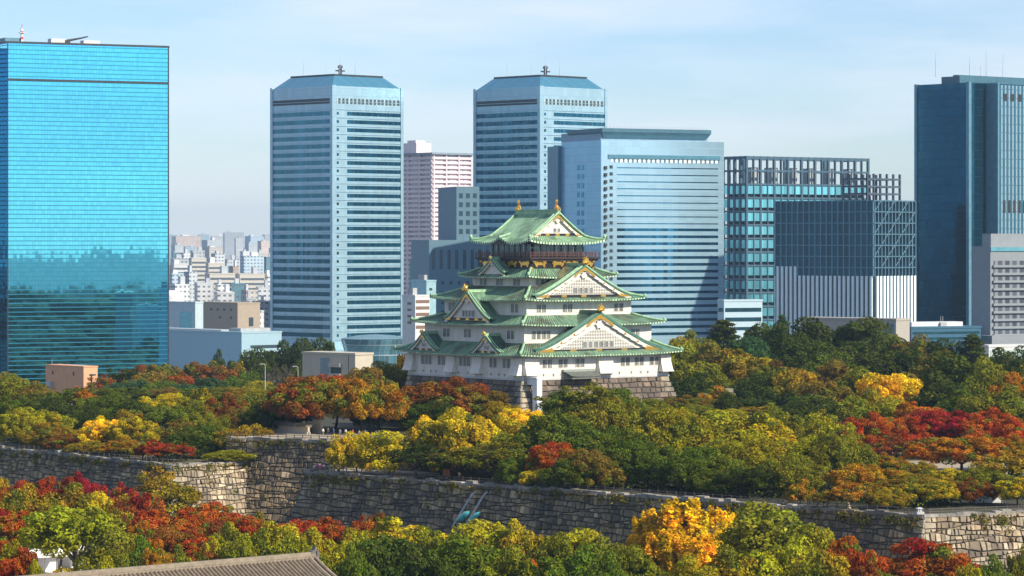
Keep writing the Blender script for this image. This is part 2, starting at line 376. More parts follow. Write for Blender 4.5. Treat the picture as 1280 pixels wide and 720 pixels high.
# --- blue grey mid-rise (stepped)
S = Site('office_block', 'stepped blue grey office block with slotted windows left of the castle roof', 'office block', 536, 600, 640, 1650, 15); a, b = S.a, S.b
bg1 = plain('slate_blue_wall', (.10,.19,.25), .6, var=.06)
h1 = S.z(300); h2 = S.z(233)
mb = MB(); mb.box(-27, a, 0, 40, 0, h1); mb.box(-11, 1.2, 6, 46, h1, h2); mb.build('wall', bg1, S.o)
wdk = plain('dark_window', (.03,.07,.11), .12, .3)
for i in range(9):
    x = -25.5+i*4.1
    mb = MB(); mb.box(x, x+1.7, -.08, .2, h1-15, h1-5); mb.build('tall_window', wdk, S.o)
for r_ in range(7):
    for i in range(8):
        x = -25+i*4.4; z = h1-23-r_*5
        mb = MB(); mb.box(x, x+1.5, -.08, .2, z, z+1.9); mb.build('square_window', wdk, S.o)
for r_ in range(5):
    for i in range(3):
        x = -9.6+i*3.7; z = h2-6-r_*4.6
        mb = MB(); mb.box(x, x+2.0, 5.9, 6.2, z, z+2.5); mb.build('square_window', wdk, S.o)

# --- small blocks left of the castle
def block(name, label, cat, xl, xc, xr, ytop, D, th, wall, win, bands, roof=None, group=None, ybot=None, z0=0):
    S = Site(name, label, cat, xl, xc, xr, D, th, group, z0); h = S.z(ytop)
    mb = MB(); mb.box(0, S.a, 0, S.b, 0, h); mb.box(-.2, S.a+.2, -.2, S.b+.2, h, h+.8); mb.build('wall', wall, S.o)
    for f, y0, y1, s0, s1 in bands:
        L_ = S.a if f == 'R' else S.b
        mb = MB(); fbox(mb, f, L_*s0, L_*s1, S.z(y1), S.z(y0), .1); mb.build('window_band', win, S.o)
    if roof:
        mb = MB()
        for (x0, x1, y0, y1, hh) in roof: mb.box(S.a*x0, S.a*x1, S.b*y0, S.b*y1, h+.8, h+.8+hh)
        mb.build('roof_unit', M['grey_concrete'], S.o)
    return S
win_d = plain('window_dark', (.05,.08,.10), .15, .2)
wh_bl = plain('bluish_white_wall', (.42,.52,.57), .6, var=.06)
block('office_block', 'small white block with four brown window strips left of the castle', 'office block', 503, 519, 537, 371, 1400, 35, M['white_paint'], plain('brown_window', (.2,.13,.1), .3),
      [('R', 375+i*8, 379+i*8, .05, .97) for i in range(5)]+[('L', 378+i*8, 381+i*8, .3, .6) for i in range(4)], [(.1,.4,.3,.7,3)])
block('office_block', 'narrow teal block with a pale green edge beside the pink tower', 'office block', 512, 529, 536, 328, 1750, 30, plain('teal_panel', (.08,.30,.30), .5), M['white_paint'], [('R', 328, 372, .15, .95)])
block('office_block', 'low pale blue block with blank walls below the teal block', 'office block', 514, 533, 545, 352, 1600, 30, plain('pale_teal', (.28,.46,.52), .5), win_d, [('R', 360, 363, .3, .6)], [(.1,.4,.2,.6,2.5)])

# --- towers under construction
frame_bl = plain('steel_frame_blue', (.06,.12,.17), .5, .3); pan_c = glass('cyan_site_glass', (.18,.55,.66), (.05,.2,.27), 3, .15, 50, .01, .05, .012, .3, metal=.7)
netm = windows_mat('site_netting', (.02,.085,.13), (.012,.055,.085), 3.2, .5, 3.6, .5, var=.2)
S = Site('unfinished_tower', 'unfinished tower with open steel frame top and cyan glass rows behind the castle', 'office tower', 904, 933, 1085, 1800, 36); a, b = S.a, S.b; h = S.z(195)
nb = 9; fz = S.px(17.0)
mb = MB(); mb.box(1.5, a-1.5, 1.5, b-1.5, 0, h-2*fz-1); mb.build('core', plain('core_dark', (.03,.07,.10), .4, .2), S.o)
n = int(h/fz)
for i in range(n+1):
    z = h-i*fz
    mb = MB()
    hb = 1.0 if i else 1.6
    mb.box(-.6, a+.6, -.6, .6, z-hb, z); mb.box(-.6, .6, .6, b+.6, z-hb, z); mb.box(.6, a+.6, b-.6, b+.6, z-hb, z); mb.box(a-.6, a+.6, .6, b-.6, z-hb, z)
    mb.build('floor_beam', frame_bl, S.o)
for i in range(nb*2+1):
    mb = MB(); x = a*i/(nb*2); wd = .6 if i % 2 == 0 else .3
    mb.box(x-wd, x+wd, -.75, .75, 0, h+.05); mb.build('column', frame_bl, S.o)
for i in range(1, 5):
    mb = MB(); mb.box(-.75, .75, b*i/4-.8, b*i/4+.8, 0, h+.05); mb.build('column', frame_bl, S.o)
for i in range(3):
    mb = MB(); mb.box(a*(i+.5)/3-.8, a*(i+.5)/3+.8, b-.75, b+.7, h-2*fz, h); mb.build('column', frame_bl, S.o)
for i in range(2, 13):
    z = h-i*fz
    mb = MB(); mb.box(.9, a-.9, -.3, 0, z-fz*.78, z-fz*.18); mb.build('glass_row', pan_c, S.o)
    mb = MB(); mb.box(-.3, 0, .9, b-.9, z-fz*.78, z-fz*.18); mb.build('glass_row', pan_c, S.o)
for i in range(13, 21):
    z = h-i*fz
    mb = MB(); mb.box(.9, a-.9, -.3, 0, z-fz*.85, z-fz*.2); mb.build('glass_row', g_blue, S.o)
for i in range(6):
    mb = MB(); x = a*(i+.6)/6.3; mb.box(x, x+5, 6, 12, h-2*fz, h-.8*fz); mb.build('lift_machine_room', M['grey_concrete'], S.o)

S = Site('unfinished_building', 'lower unfinished block with netted steel frame over pale striped base', 'office block', 970, 1092, 1143, 1450, 50); a, b = S.a, S.b; h = S.z(250); hs = S.z(346)
fz = S.px(14.0)
mb = MB(); mb.box(1.2, a-1.2, 1.2, b-1.2, 0, h-1); mb.build('core', plain('core_blue', (.03,.075,.11), .5), S.o)
mb = MB(); mb.box(-.3, 0, 0, b, hs, h); mb.build('netting', netm, S.o)
fr2 = plain('scaffold_steel', (.09,.19,.26), .5, .3); fr3 = plain('netting_frame', (.10,.25,.33), .6)
n = int((h-hs)/fz)+1
for i in range(n):
    z = h-i*fz
    mb = MB(); mb.box(0, a, -.7, .5, z-.5, z); mb.build('floor_beam', fr2, S.o)
    mb = MB(); mb.box(-.6, .4, -.7, b, z-.45, z); mb.build('floor_beam', fr3, S.o)
for i in range(13):
    mb = MB(); x = a*i/12; mb.box(x-.28, x+.28, -.8, .6, hs, h+.02); mb.build('column', fr2, S.o)
for i in range(6):
    for j in range(n-1):
        if (i+j) % 2: continue
        mb = MB(); x0, x1 = a*i/6, a*(i+1)/6; z0, z1 = h-(j+1)*fz, h-j*fz
        mb.tube([(x0,-.6,z0),(x1,-.6,z1)], .15, 4); mb.build('brace', fr2, S.o)
for i in range(18):
    mb = MB(); y = b*i/17; mb.box(-.75, .4, y-.3, y+.3, hs, h+.03); mb.build('column', fr3, S.o)
# open steel storeys on the rear part
steel = plain('primer_red_steel', (.07,.10,.14), .6, .2); hr = S.z(222)
for k in range(4):
    mb = MB(); z = h+(hr-h)*k/3
    mb.box(3, a-3, b*.1, b*.1+.8, z-.8, z); mb.box(3, a-3, b*.34, b*.34+.8, z-.8, z); mb.box(3, 3.8, b*.1, b*.34, z-.8, z); mb.box(a-3.8, a-3, b*.1, b*.34, z-.8, z)
    mb.build('floor_beam', steel, S.o)
for i in range(6):
    for y in (b*.1, b*.34):
        mb = MB(); x = 3+(a-6.8)*i/5; mb.box(x, x+.8, y-.05, y+.85, h-.5, hr+2); mb.build('column', steel, S.o)
# striped base
mb = MB(); mb.box(-.35, a, -.9, b, 0, hs); mb.build('striped_base', plain('base_dark', (.025,.06,.09), .4), S.o)
stp = plain('stripe_panel', (.72,.84,.86), .6, var=.05)
for i in range(12):
    mb = MB(); x = a*(i+.15)/12; mb.box(x, x+a/12*.55, -1.5, -.9, 0, hs+.3); mb.build('stripe_panel', stp, S.o)
for i in range(22):
    top = hs+S.px(12.5) if i > 16 else hs+.3
    mb = MB(); y = b*(i+.1)/22; mb.box(-1.1, -.35, y, y+b/22*.5, 0, top); mb.build('stripe_panel', stp, S.o)

# --- low blocks at the right
g_low = glass('low_teal_glass', (.05,.16,.22), (.03,.09,.13), 3, .2, 4, .2, .1, .01, .2, metal=.7)
block('office_block', 'low pale blue block of two glass strips right of the broad pale tower', 'office block', 897, 905, 953, 377, 1350, 25, plain('pale_blue_wall', (.40,.54,.62), .5, var=.05), g_low, [('R', 385, 390, .03, .97), ('R', 397, 402, .03, .97), ('R', 409, 413, .03, .97), ('L', 385, 390, .1, .9)])
block('low_building', 'low beige building with a grey end panel below the striped facade', 'building', 1000, 1120, 1137, 401, 1200, 52, plain('beige_wall', (.36,.34,.30), .7, var=.06), plain('panel_blue', (.12,.2,.27), .5), [('L', 405, 436, .02, .17)])
S = block('low_building', 'low dark blue hall with white roof boxes below the dark tower', 'building', 1098, 1139, 1226, 411, 1230, 24, plain('navy_wall', (.04,.12,.19), .4, var=.1), g_low, [('R', 415, 418, .02, .98), ('R', 422, 425, .02, .98)])
mb = MB(); mb.box(2, S.a*.8, 3, 10, S.z(411)+.8, S.z(403)); mb.build('roof_box', M['white_paint'], S.o)
mb = MB(); mb.tube([(S.a*.5,4,S.z(403)),(S.a*.5,4,S.z(396))], .12, 4); mb.tube([(S.a*.53,4,S.z(403)),(S.a*.53,4,S.z(396))], .12, 4); mb.box(S.a*.46,S.a*.55,2,3,S.z(410),S.z(403.5)); mb.build('roof_machine', M['grey_concrete'], S.o)
S = Site('hotel', 'grey hotel with stacked balcony rows at the right edge', 'hotel', 1215, 1238, 1345, 1250, 30); a, b = S.a, S.b; h = S.z(308)
hw = plain('hotel_wall', (.22,.25,.28), .7, var=.06)
mb = MB(); mb.box(0, a, 0, b, 0, h); mb.box(5, a, 6, b, h, S.z(292)); mb.box(-4, a, -6, b, 0, S.z(419)); mb.build('wall', hw, S.o)
hwin = windows_mat('hotel_window', (.18,.20,.22), (.04,.05,.07), 3.6, 2.2, 50, 50)
for i in range(10):
    z = S.z(326)-i*S.px(9.6)
    mb = MB(); fbox(mb, 'R', 1.5, a, z-1.7, z, .06); mb.build('window_row', hwin, S.o)
    mb = MB(); fbox(mb, 'R', 1, a, z-2.6, z-1.7, .9); mb.build('balcony_rail', hw, S.o)
mb = MB(); fbox(mb, 'R', 0, a, S.z(314), S.z(309), .4); mb.build('top_canopy', plain('canopy_blue', (.10,.3,.38), .4), S.o)
block('low_building', 'low white flat roofed building at the right edge below the hotel', 'building', 1222, 1236, 1310, 434, 1180, 25, M['white_paint'], plain('pale_green_glass', (.4,.5,.45), .2), [('R', 438, 446, .02, .98)])

# --- mid distance left: warehouse, beige hall, cream building, pavilion, salmon hut
S = block('warehouse', 'plain light blue windowless warehouse right of the mirror tower', 'warehouse', 150, 302, 352, 417, 1620, 42, plain('pale_blue_cladding', (.30,.45,.54), .55, var=.04), win_d, [('R', 432, 436, .22, .98), ('R', 441, 445, .22, .98)])
mb = MB(); mb.box(4, S.a*.9, 6, 16, S.z(417)+.8, S.z(411)); mb.box(2, 8, 20, 70, S.z(417)+.8, S.z(413.5)); mb.build('roof_unit', M['grey_concrete'], S.o)
S = block('factory_hall', 'blank beige hall with a row of tiny windows behind the warehouse', 'building', 251, 297, 325, 380, 1850, 35, plain('tan_wall', (.36,.30,.24), .8, var=.06), win_d, [('L', 386, 389, .15+.18*i, .2+.18*i) for i in range(4)]+[('L', 396, 399, .15+.3*i, .2+.3*i) for i in range(2)]+[('R', 397, 408, .5, .7)])
S = block('office_block', 'white block with pale cyan glass wall beside the mirror tower', 'office block', 180, 244, 254, 379, 1760, 55, wh_bl, plain('cyan_pane', (.2,.5,.58), .2, .3), [('L', 390, 411, .05, .3)])
S = Site('round_pavilion', 'low round glass pavilion with shallow cone roof at the foot of the twin tower', 'pavilion', 440, 466, 500, 1560, 40)
S.o.location = (xat(466, 1560), 1590, 0); S.o.rotation_euler = (0,0,0); rr = S.px(44)
mb = MB(); mb.lathe((0,0,0), [(rr*.9,0),(rr*.9,S.z(441)),(rr*1.0,S.z(427)),(rr*.98,S.z(427)+.6)], 36); mb.build('glass_drum', glass('pavilion_glass', (.12,.30,.38), (.4,.5,.55), 3.2, .3, 5, .4, .1, .02, .3, metal=.6, line_u=(.35,.45,.5)), S.o)
mb = MB(); mb.lathe((0,0,S.z(427)+.6), [(rr*1.01,0),(rr*.55,S.px(4)),(rr*.1,S.px(5.4))], 36); mb.build('cone_roof', plain('pavilion_roof', (.16,.28,.33), .4, .2), S.o)
S = Site('low_building', 'cream concrete building with recessed stairwell behind the orange trees', 'building', 378, 444, 466, 1080, 50, z0=5); a, b = S.a, S.b; h = S.z(444)
crm = plain('cream_wall', (.46,.42,.34), .8, var=.06)
mb = MB(); mb.box(0, a, 0, b, 0, h); mb.box(-.25, a+.25, -.25, b+.25, h, h+.7); mb.build('wall', crm, S.o)
mb = MB(); fbox(mb, 'L', b*.48, b*.66, 0, h-1.2, .06); mb.build('stairwell', plain('stair_blue', (.2,.27,.3), .5), S.o)
mb = MB(); fbox(mb, 'L', b*.25, b*.47, h-4.2, h-2.9, 1.1); fbox(mb, 'L', b*.25, b*.47, h-7.6, h-6.4, 1.1); mb.build('balcony', crm, S.o)
mb = MB(); fbox(mb, 'L', b*.26, b*.46, h-6.4, h-4.3, .05); mb.build('dark_opening', win_d, S.o)
mb = MB(); fbox(mb, 'L', b*.12, b*.13, 0, h, .05); mb.build('downpipe', M['dark_metal'], S.o)
S = Site('low_building', 'small salmon pink flat roofed building at the foot of the mirror tower', 'building', 57, 104.5, 122, 1150, 42, z0=8); a, b = S.a, S.b; h = S.z(459)
mb = MB(); mb.box(0, a, 0, b, 0, h); mb.box(-.2,a+.2,-.2,b+.2,h,h+.35); mb.build('wall', plain('salmon_wall', (.60,.33,.19), .8, var=.07), S.o)
for t in (.24, .79):
    mb = MB(); fbox(mb, 'L', b*t, b*t+.9, h-3.2, h-1.9, .05); mb.build('window', win_d, S.o)
mb = MB(); fbox(mb, 'R', a*.5, a*.62, h-6, h-2.5, .08); fbox(mb, 'R', a*.4, a*.85, h-3, h-2.6, .3); mb.build('pipe_rack', win_d, S.o)
antenna(S.o, .8, b-3, h, 2.4, .1)
mb = MB(); mb.frustum((-5,0,b-6,b-1,0), (-1.2,0,b-5,b-2,h-5.8)); mb.build('outer_stair', M['grey_concrete'], S.o)
# ------------------------------------------------------------------ ground and terraces
GZ, LZ, UZ = 14.0, 28.0, 33.0
def ground_mat(name, a, b, scale=.08):
    m, N, L, p = newmat(name); co = objco(N, L)
    n = noise(N, L, scale, 8, .65, co)
    c = mixc(N, L, remap(N, L, n, .38, .62), a, b)
    n2 = noise(N, L, 2.5, 3, .6, co)
    L.new(mixc(N, L, remap(N, L, n2, .3, .7, 0, .5), c, tuple(.6*x for x in a)), p.inputs['Base Color']); p.inputs['Roughness'].default_value = .95
    return m
gm_city = ground_mat('city_ground', (.10,.11,.11), (.17,.17,.16), .01)
gm_park = ground_mat('park_ground', (.16,.13,.08), (.07,.08,.035))
gm_leaf = ground_mat('leaf_litter', (.045,.036,.020), (.03,.036,.016))
gm_path = ground_mat('terrace_gravel', (.40,.34,.26), (.30,.26,.19))
mb = MB(); mb.grid(lambda i, j: ((i-8)*6000, -12000+j*6000, 0), 16, 12)
tag(mb.build('ground', gm_city), kind='structure')
def slab(name, poly, z0, z1, mat):
    mb = MB(); mb.prism(poly, z0, z1); return tag(mb.build(name, mat), kind='structure')

# ------------------------------------------------------------------ stone ramparts, every stone modelled
def stone_mat(name):
    m, N, L, p = newmat(name); co = objco(N, L)
    at_ = N.new('ShaderNodeAttribute'); at_.attribute_name = 'Col'
    n = noise(N, L, .9, 6, .65, co); n2 = noise(N, L, .09, 4, .6, co)
    c = mixc(N, L, remap(N, L, n, .3, .72, .0, .55), at_.outputs['Color'], (.07,.065,.055))
    c = mixc(N, L, remap(N, L, n2, .46, .62, 0, .62), c, (.05,.047,.045))     # lichen and water stains
    L.new(c, p.inputs['Base Color']); p.inputs['Roughness'].default_value = .9
    b = N.new('ShaderNodeBump'); b.inputs['Strength'].default_value = .6; b.inputs['Distance'].default_value = .12
    L.new(noise(N, L, 3.2, 5, .6, co), b.inputs['Height']); L.new(b.outputs[0], p.inputs['Normal'])
    return m
stone_m = stone_mat('granite_blocks')
def stones(mb, P0, P1, H, batter, el=0, er=0, rowh=1.0, wmin=.8, wmax=2.0, seed=1, pal=None, cl=False, cr_=False, z1=None, ncor=1.0, wave=.3, bulge=.10):
    """face between two top corners; P1 is to the RIGHT of P0 seen from outside. batter(d) = outward offset at depth d"""
    rg = random.Random(seed); P0 = Vector(P0); P1 = Vector(P1)
    d = (P1-P0); L_ = d.length; d.normalize()
    n = Vector((d.y, -d.x, 0)).normalized()
    pal = pal or [(.46,.335,.185),(.36,.26,.15),(.24,.175,.105),(.58,.43,.25),(.44,.31,.165),(.16,.12,.08),(.33,.24,.14),(.25,.185,.11)]
    rows = max(2, int(H/rowh)); ph = rg.random()*9
    bulge = 0 if wave < .2 else bulge
    def pos(s, z, o):
        return P0+d*s+n*(batter(z)+o+bulge*(math.sin(s*.13+z*.3+ph)+.6*math.sin(s*.41-z*.5)))+Vector((0,0,-z))
    hs_ = [rg.uniform(.62, 1.45) for _ in range(rows)]; tot = sum(hs_); cum = [sum(hs_[:i])*H/tot for i in range(rows+1)]
    if wave < .2: cum = [H*i/rows for i in range(rows+1)]
    def dz(r, s):
        if r == 0: return 0
        if r == rows: return H
        return cum[r]+wave*rowh*(math.sin(s*.31+r*1.7+ph)+.6*math.sin(s*.83+r*2.9+ph))
    mb.col = (.035,.033,.03)
    K = 8
    for k in range(K):                           # dark joint bed behind the stones
        za, zb = H*k/K, H*(k+1)/K
        mb.face([pos(-el*batter(za), za, -.25), pos(-el*batter(zb), zb, -.25), pos(L_+er*batter(zb), zb, -.25), pos(L_+er*batter(za), za, -.25)])
    for r in range(rows):
        zm = (r+.5)*H/rows
        s0 = -el*batter(zm); s1 = L_+er*batter(zm)
        cuts = [s0]; s = s0
        first = True
        while s < s1-.3:
            wd = rg.uniform(wmin, wmax)*(1.0 if rg.random() > .12 else 1.6)
            if first and cl: wd = (2.6 if r % 2 else 1.6)*ncor
            first = False
            s += wd; cuts.append(min(s, s1))
        if cr_ and len(cuts) > 3:
            wd = (1.6 if r % 2 else 2.6)*ncor
            cuts = [c for c in cuts if c < s1-wd-.4]+[s1-wd, s1]
        if s1-cuts[-1] > .01: cuts[-1] = s1
        for k in range(len(cuts)-1):
            a, b = cuts[k], cuts[k+1]
            if b-a < .25: continue
            corner = (cl and k == 0) or (cr_ and k == len(cuts)-2)
            j = 0 if corner else .19*rowh
            c = rg.choice(pal); f = rg.uniform(.66, 1.22)
            if corner: c = (.44,.38,.28); f = rg.uniform(.9, 1.1)
            mb.col = tuple(min(1, x*f) for x in c)
            gz = .09+rg.random()*.10
            fix = lambda sv, edge: sv if edge else sv+rg.uniform(-j, j)
            ea, eb = (k == 0), (k == len(cuts)-2)
            A = (fix(a, ea)+(0 if ea else .04), dz(r+1, a)-gz*.5); B = (fix(b, eb)-(0 if eb else .04), dz(r+1, b)-gz*.5)
            Cc = (fix(b, eb)-(0 if eb else .04), dz(r, b)+gz*.5); D = (fix(a, ea)+(0 if ea else .04), dz(r, a)+gz*.5)
            q = [A, B, Cc, D]; cx = sum(t[0] for t in q)/4; cz = sum(t[1] for t in q)/4
            o = rg.uniform(.0, .16); ins = .80
            tl = rg.uniform(-.08, .08); tz = rg.uniform(-.07, .07)
            outer = [mb.vert(pos(t[0], t[1], -.18)) for t in q]
            inner = [mb.vert(pos(cx+(t[0]-cx)*ins, cz+(t[1]-cz)*ins, o+tl*(1 if t[0] > cx else -1)+tz*(1 if t[1] > cz else -1))) for t in q]
            mb.idx(inner)
            for i in range(4): mb.idx([outer[i], outer[(i+1)%4], inner[(i+1)%4], inner[i]])
def bat(H, total): return lambda z: total*(.55*(z/H)+.45*(z/H)**2)
def coping(mb, P0, P1, wdt=1.2, seed=3, hmax=.45):
    rg = random.Random(seed); P0 = Vector(P0); P1 = Vector(P1); d = P1-P0; L_ = d.length; d.normalize(); n = Vector((d.y, -d.x, 0))
    s = 0
    while s < L_-.2:
        wd = min(rg.uniform(.9, 2.4), L_-s); c = rg.uniform(.26, .46); mb.col = (c, c*.94, c*.84)
        hh = rg.uniform(.0, hmax)*(1 if rg.random() < .8 else 1.7)
        i = []
        for z in (-.3, hh):
            for (a, o) in ((s+.03, .12), (s+wd-.03, .12), (s+wd-.03, -wdt), (s+.03, -wdt)):
                p = P0+d*a+n*o; i.append(mb.vert((p.x, p.y, p.z+z)))
        for q in ((4,5,6,7),(0,1,5,4),(1,2,6,5),(2,3,7,6),(3,0,4,7)): mb.idx([i[k] for k in q])
        s += wd
# corner points of the wall tops (x, y)
A0 = (xat(380, 660), 660.0); A1 = (xat(1155, 553), 553.0); A2 = (132.0, 578.0)
U0 = (-62.0, 695.0); U1 = (-10.0, 649.5+12)
B1 = (xat(215, 679), 679.0); B2 = (-51.0, 696.0); B0 = (-172.0, 806.0)
def v3(p, z): return (p[0], p[1], z)
sunlit_pal = [(.58,.47,.31),(.48,.38,.25),(.40,.31,.21),(.66,.55,.38),(.44,.33,.21),(.34,.26,.18),(.54,.46,.34)]  # for sunlit faces: lighter, warmer tones, sunlight put into the stone colour
mb = MB(); Hf = LZ-12.5
stones(mb, v3(A0,LZ), v3(A1,LZ), Hf, bat(Hf,4.2), 1, 1, .88, .6, 1.45, 11, None, True, True)
stones(mb, v3(A1,LZ), v3(A2,LZ), Hf, bat(Hf,4.2), 1, 0, .88, .6, 1.5, 12, sunlit_pal, True, False, wave=.35)
stones(mb, (A0[0]+12,A0[1]+14,LZ), v3(A0,LZ), Hf, bat(Hf,4.2), 0, 1, 1.05, .8, 2.0, 13, None, False, True)
coping(mb, v3(A0,LZ), v3(A1,LZ), 1.3, 5); coping(mb, v3(A1,LZ), v3(A2,LZ), 1.3, 6)
tag(mb.build('stone_rampart', stone_m, colour=True), 'long grey stone rampart turning at a sunlit corner on the right', 'stone wall')
mb = MB(); Hu = UZ-12.5
stones(mb, v3(U0,UZ), v3(U1,UZ), Hu, bat(Hu,5.0), 0, 0, .86, .6, 1.5, 21)
coping(mb, v3(U0,UZ), v3(U1,UZ), 1.0, 7)
tag(mb.build('stone_rampart', stone_m, colour=True), 'tall dark stone rampart behind the yellow tree, topmost of the three ramparts', 'stone wall')
mb = MB()
stones(mb, v3(B0,LZ), v3(B1,LZ), Hf, bat(Hf,4.2), 0, 1, .86, .6, 1.5, 31, None, False, True)
stones(mb, v3(B1,LZ), v3(B2,LZ), Hf, bat(Hf,4.2), 1, 0, .82, .55, 1.35, 32, sunlit_pal, True, False)
coping(mb, v3(B0,LZ), v3(B1,LZ), 1.0, 8); coping(mb, v3(B1,LZ), v3(B2,LZ), 1.0, 9)
tag(mb.build('stone_rampart', stone_m, colour=True), 'stone rampart on the left with one sunlit face and one long dark face', 'stone wall')
# terrace bodies just behind the stone faces
slab('lower_terrace', [(A0[0]+1,A0[1]+.6),(A1[0],A1[1]+.8),(A2[0],A2[1]+1),(320,650),(330,1010),(-20,1010),(-30,690)], 2, LZ-.02, gm_leaf)
slab('upper_terrace', [(U0[0]+.7,U0[1]+.5),(U1[0]+.3,U1[1]+.8),(2,672),(60,742),(72,800),(60,880),(-20,895),(-58,800)], 2.1, UZ, gm_leaf)
slab('gravel_path', [(U0[0]+1.2,U0[1]+.9),(U1[0]+.5,U1[1]+1.4),(2,674),(-8,690),(-52,722)], UZ-.5, UZ+.004, gm_path)
slab('gravel_path', [(A0[0]+1.2,A0[1]+1.2),(-22,642),(-12,655),(-33,672)], LZ-.5, LZ+.004, gm_path)
slab('gravel_path', [(68,640),(112,650),(110,700),(66,690)], LZ-.5, LZ+.005, gm_path)
slab('left_terrace', [(B0[0]+1,B0[1]+1),(B1[0]+.1,B1[1]+.9),(B2[0]-.2,B2[1]+.9),(-60,1000),(-330,1000),(-300,860)], 2.05, LZ-.05, gm_park)
# park ground this side of the moat, moat water, and the slope behind the castle
mb = MB(); mb.grid(lambda i, j: (-400+i*100, 120+j*62, GZ+.3*math.sin(i*2.1+j)), 8, 7)
tag(mb.build('park_ground', gm_park), kind='structure')
def slope_z(y): return 27-22*min(1, max(0, (y-1000)/230)) - 4.5*min(1, max(0, (y-1230)/170))
mb = MB(); mb.grid(lambda i, j: (-520+i*80, 995+j*30, slope_z(995+j*30)), 14, 13)
tag(mb.build('hill_slope', gm_park), kind='structure')
mw, N_, L_, p_ = newmat('moat_water')
p_.inputs['Base Color'].default_value = (.012,.045,.045,1); p_.inputs['Roughness'].default_value = .08
b_ = N_.new('ShaderNodeBump'); b_.inputs['Strength'].default_value = .15; L_.new(noise(N_, L_, .6, 4, .6, objco(N_, L_)), b_.inputs['Height']); L_.new(b_.outputs[0], p_.inputs['Normal'])
mb = MB(); mb.grid(lambda i, j: (-400+i*100, 540+j*60, 12.6), 8, 4)
tag(mb.build('moat_water', mw), kind='structure')

# ------------------------------------------------------------------ the castle keep
def tile_mat(name, c1, c2, c3):
    """copper roof tiles: UV u runs along the eave, v down the slope"""
    m, N, L, p = newmat(name)
    t = N.new('ShaderNodeTexCoord'); sp = N.new('ShaderNodeSeparateXYZ'); L.new(t.outputs['UV'], sp.inputs[0])
    mp = N.new('ShaderNodeMapping'); mp.inputs['Scale'].default_value = (1.0, .16, 1); L.new(t.outputs['UV'], mp.inputs[0])
    n1 = noise(N, L, 1.1, 6, .62, mp.outputs[0]); n2 = noise(N, L, .16, 4, .6, t.outputs['Object'])
    n3 = noise(N, L, 3.0, 3, .7, mp.outputs[0])
    c = mixc(N, L, remap(N, L, n1, .40, .62), c1, c2)
    c = mixc(N, L, remap(N, L, n2, .46, .64, 0, .8), c, c3)
    c = mixc(N, L, remap(N, L, n3, .55, .75, 0, .6), c, c3)
    L.new(c, p.inputs['Base Color']); p.inputs['Roughness'].default_value = .55; p.inputs['Specular IOR Level'].default_value = .3
    u = math_(N, L, 'MULTIPLY', sp.outputs[0], math.pi/.80); rib = math_(N, L, 'ABSOLUTE', math_(N, L, 'SINE', u))
    b = N.new('ShaderNodeBump'); b.inputs['Strength'].default_value = 1; b.inputs['Distance'].default_value = .3
    L.new(rib, b.inputs['Height']); L.new(b.outputs[0], p.inputs['Normal'])
    return m
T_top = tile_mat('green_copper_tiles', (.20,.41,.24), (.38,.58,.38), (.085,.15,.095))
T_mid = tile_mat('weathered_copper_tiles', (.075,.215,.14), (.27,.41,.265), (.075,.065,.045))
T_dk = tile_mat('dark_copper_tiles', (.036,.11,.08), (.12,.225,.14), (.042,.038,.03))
ridge_m = plain('ridge_copper', (.28,.46,.28), .55, var=.3, scale=.8)
ridge_d = plain('ridge_dark_copper', (.06,.16,.12), .5, var=.3, scale=.8)
plaster = plain('white_plaster', (.68,.65,.585), .8, var=.13, scale=.9, streak=True)
fascia_m = windows_mat('eave_tile_ends', (.07,.13,.09), (.36,.50,.33), .95, .5, 50, 50)
eave_m = windows_mat('eave_rafters', (.62,.63,.60), (.16,.17,.16), .7, .32, 50, 50)
latt, N_, L_, p_ = newmat('gable_lattice')
fu, fz, iu, iz, sp_ = cells(N_, L_, .55, .8)
k_ = math_(N_, L_, 'MULTIPLY', math_(N_, L_, 'GREATER_THAN', fu, .45), math_(N_, L_, 'GREATER_THAN', fz, .25))
L_.new(mixc(N_, L_, k_, (.60,.59,.55), (.13,.135,.135)), p_.inputs['Base Color']); p_.inputs['Roughness'].default_value = .7
lat_d = windows_mat('window_lattice', (.035,.038,.04), (.30,.31,.30), .42, .15, 50, 50, rough=.4)
TH = 38.0
castle = thing('castle_keep', 'white five tier castle keep with green copper roofs and gold ornaments on a stone base', 'castle', (xat(672, 834), 834.0, 41.0), R(TH))
def fm(k):            # k=0 right (front) face, 1 left face, 2 rear, 3 far right
    return Matrix.Rotation(-k*math.pi/2, 4, 'Z')
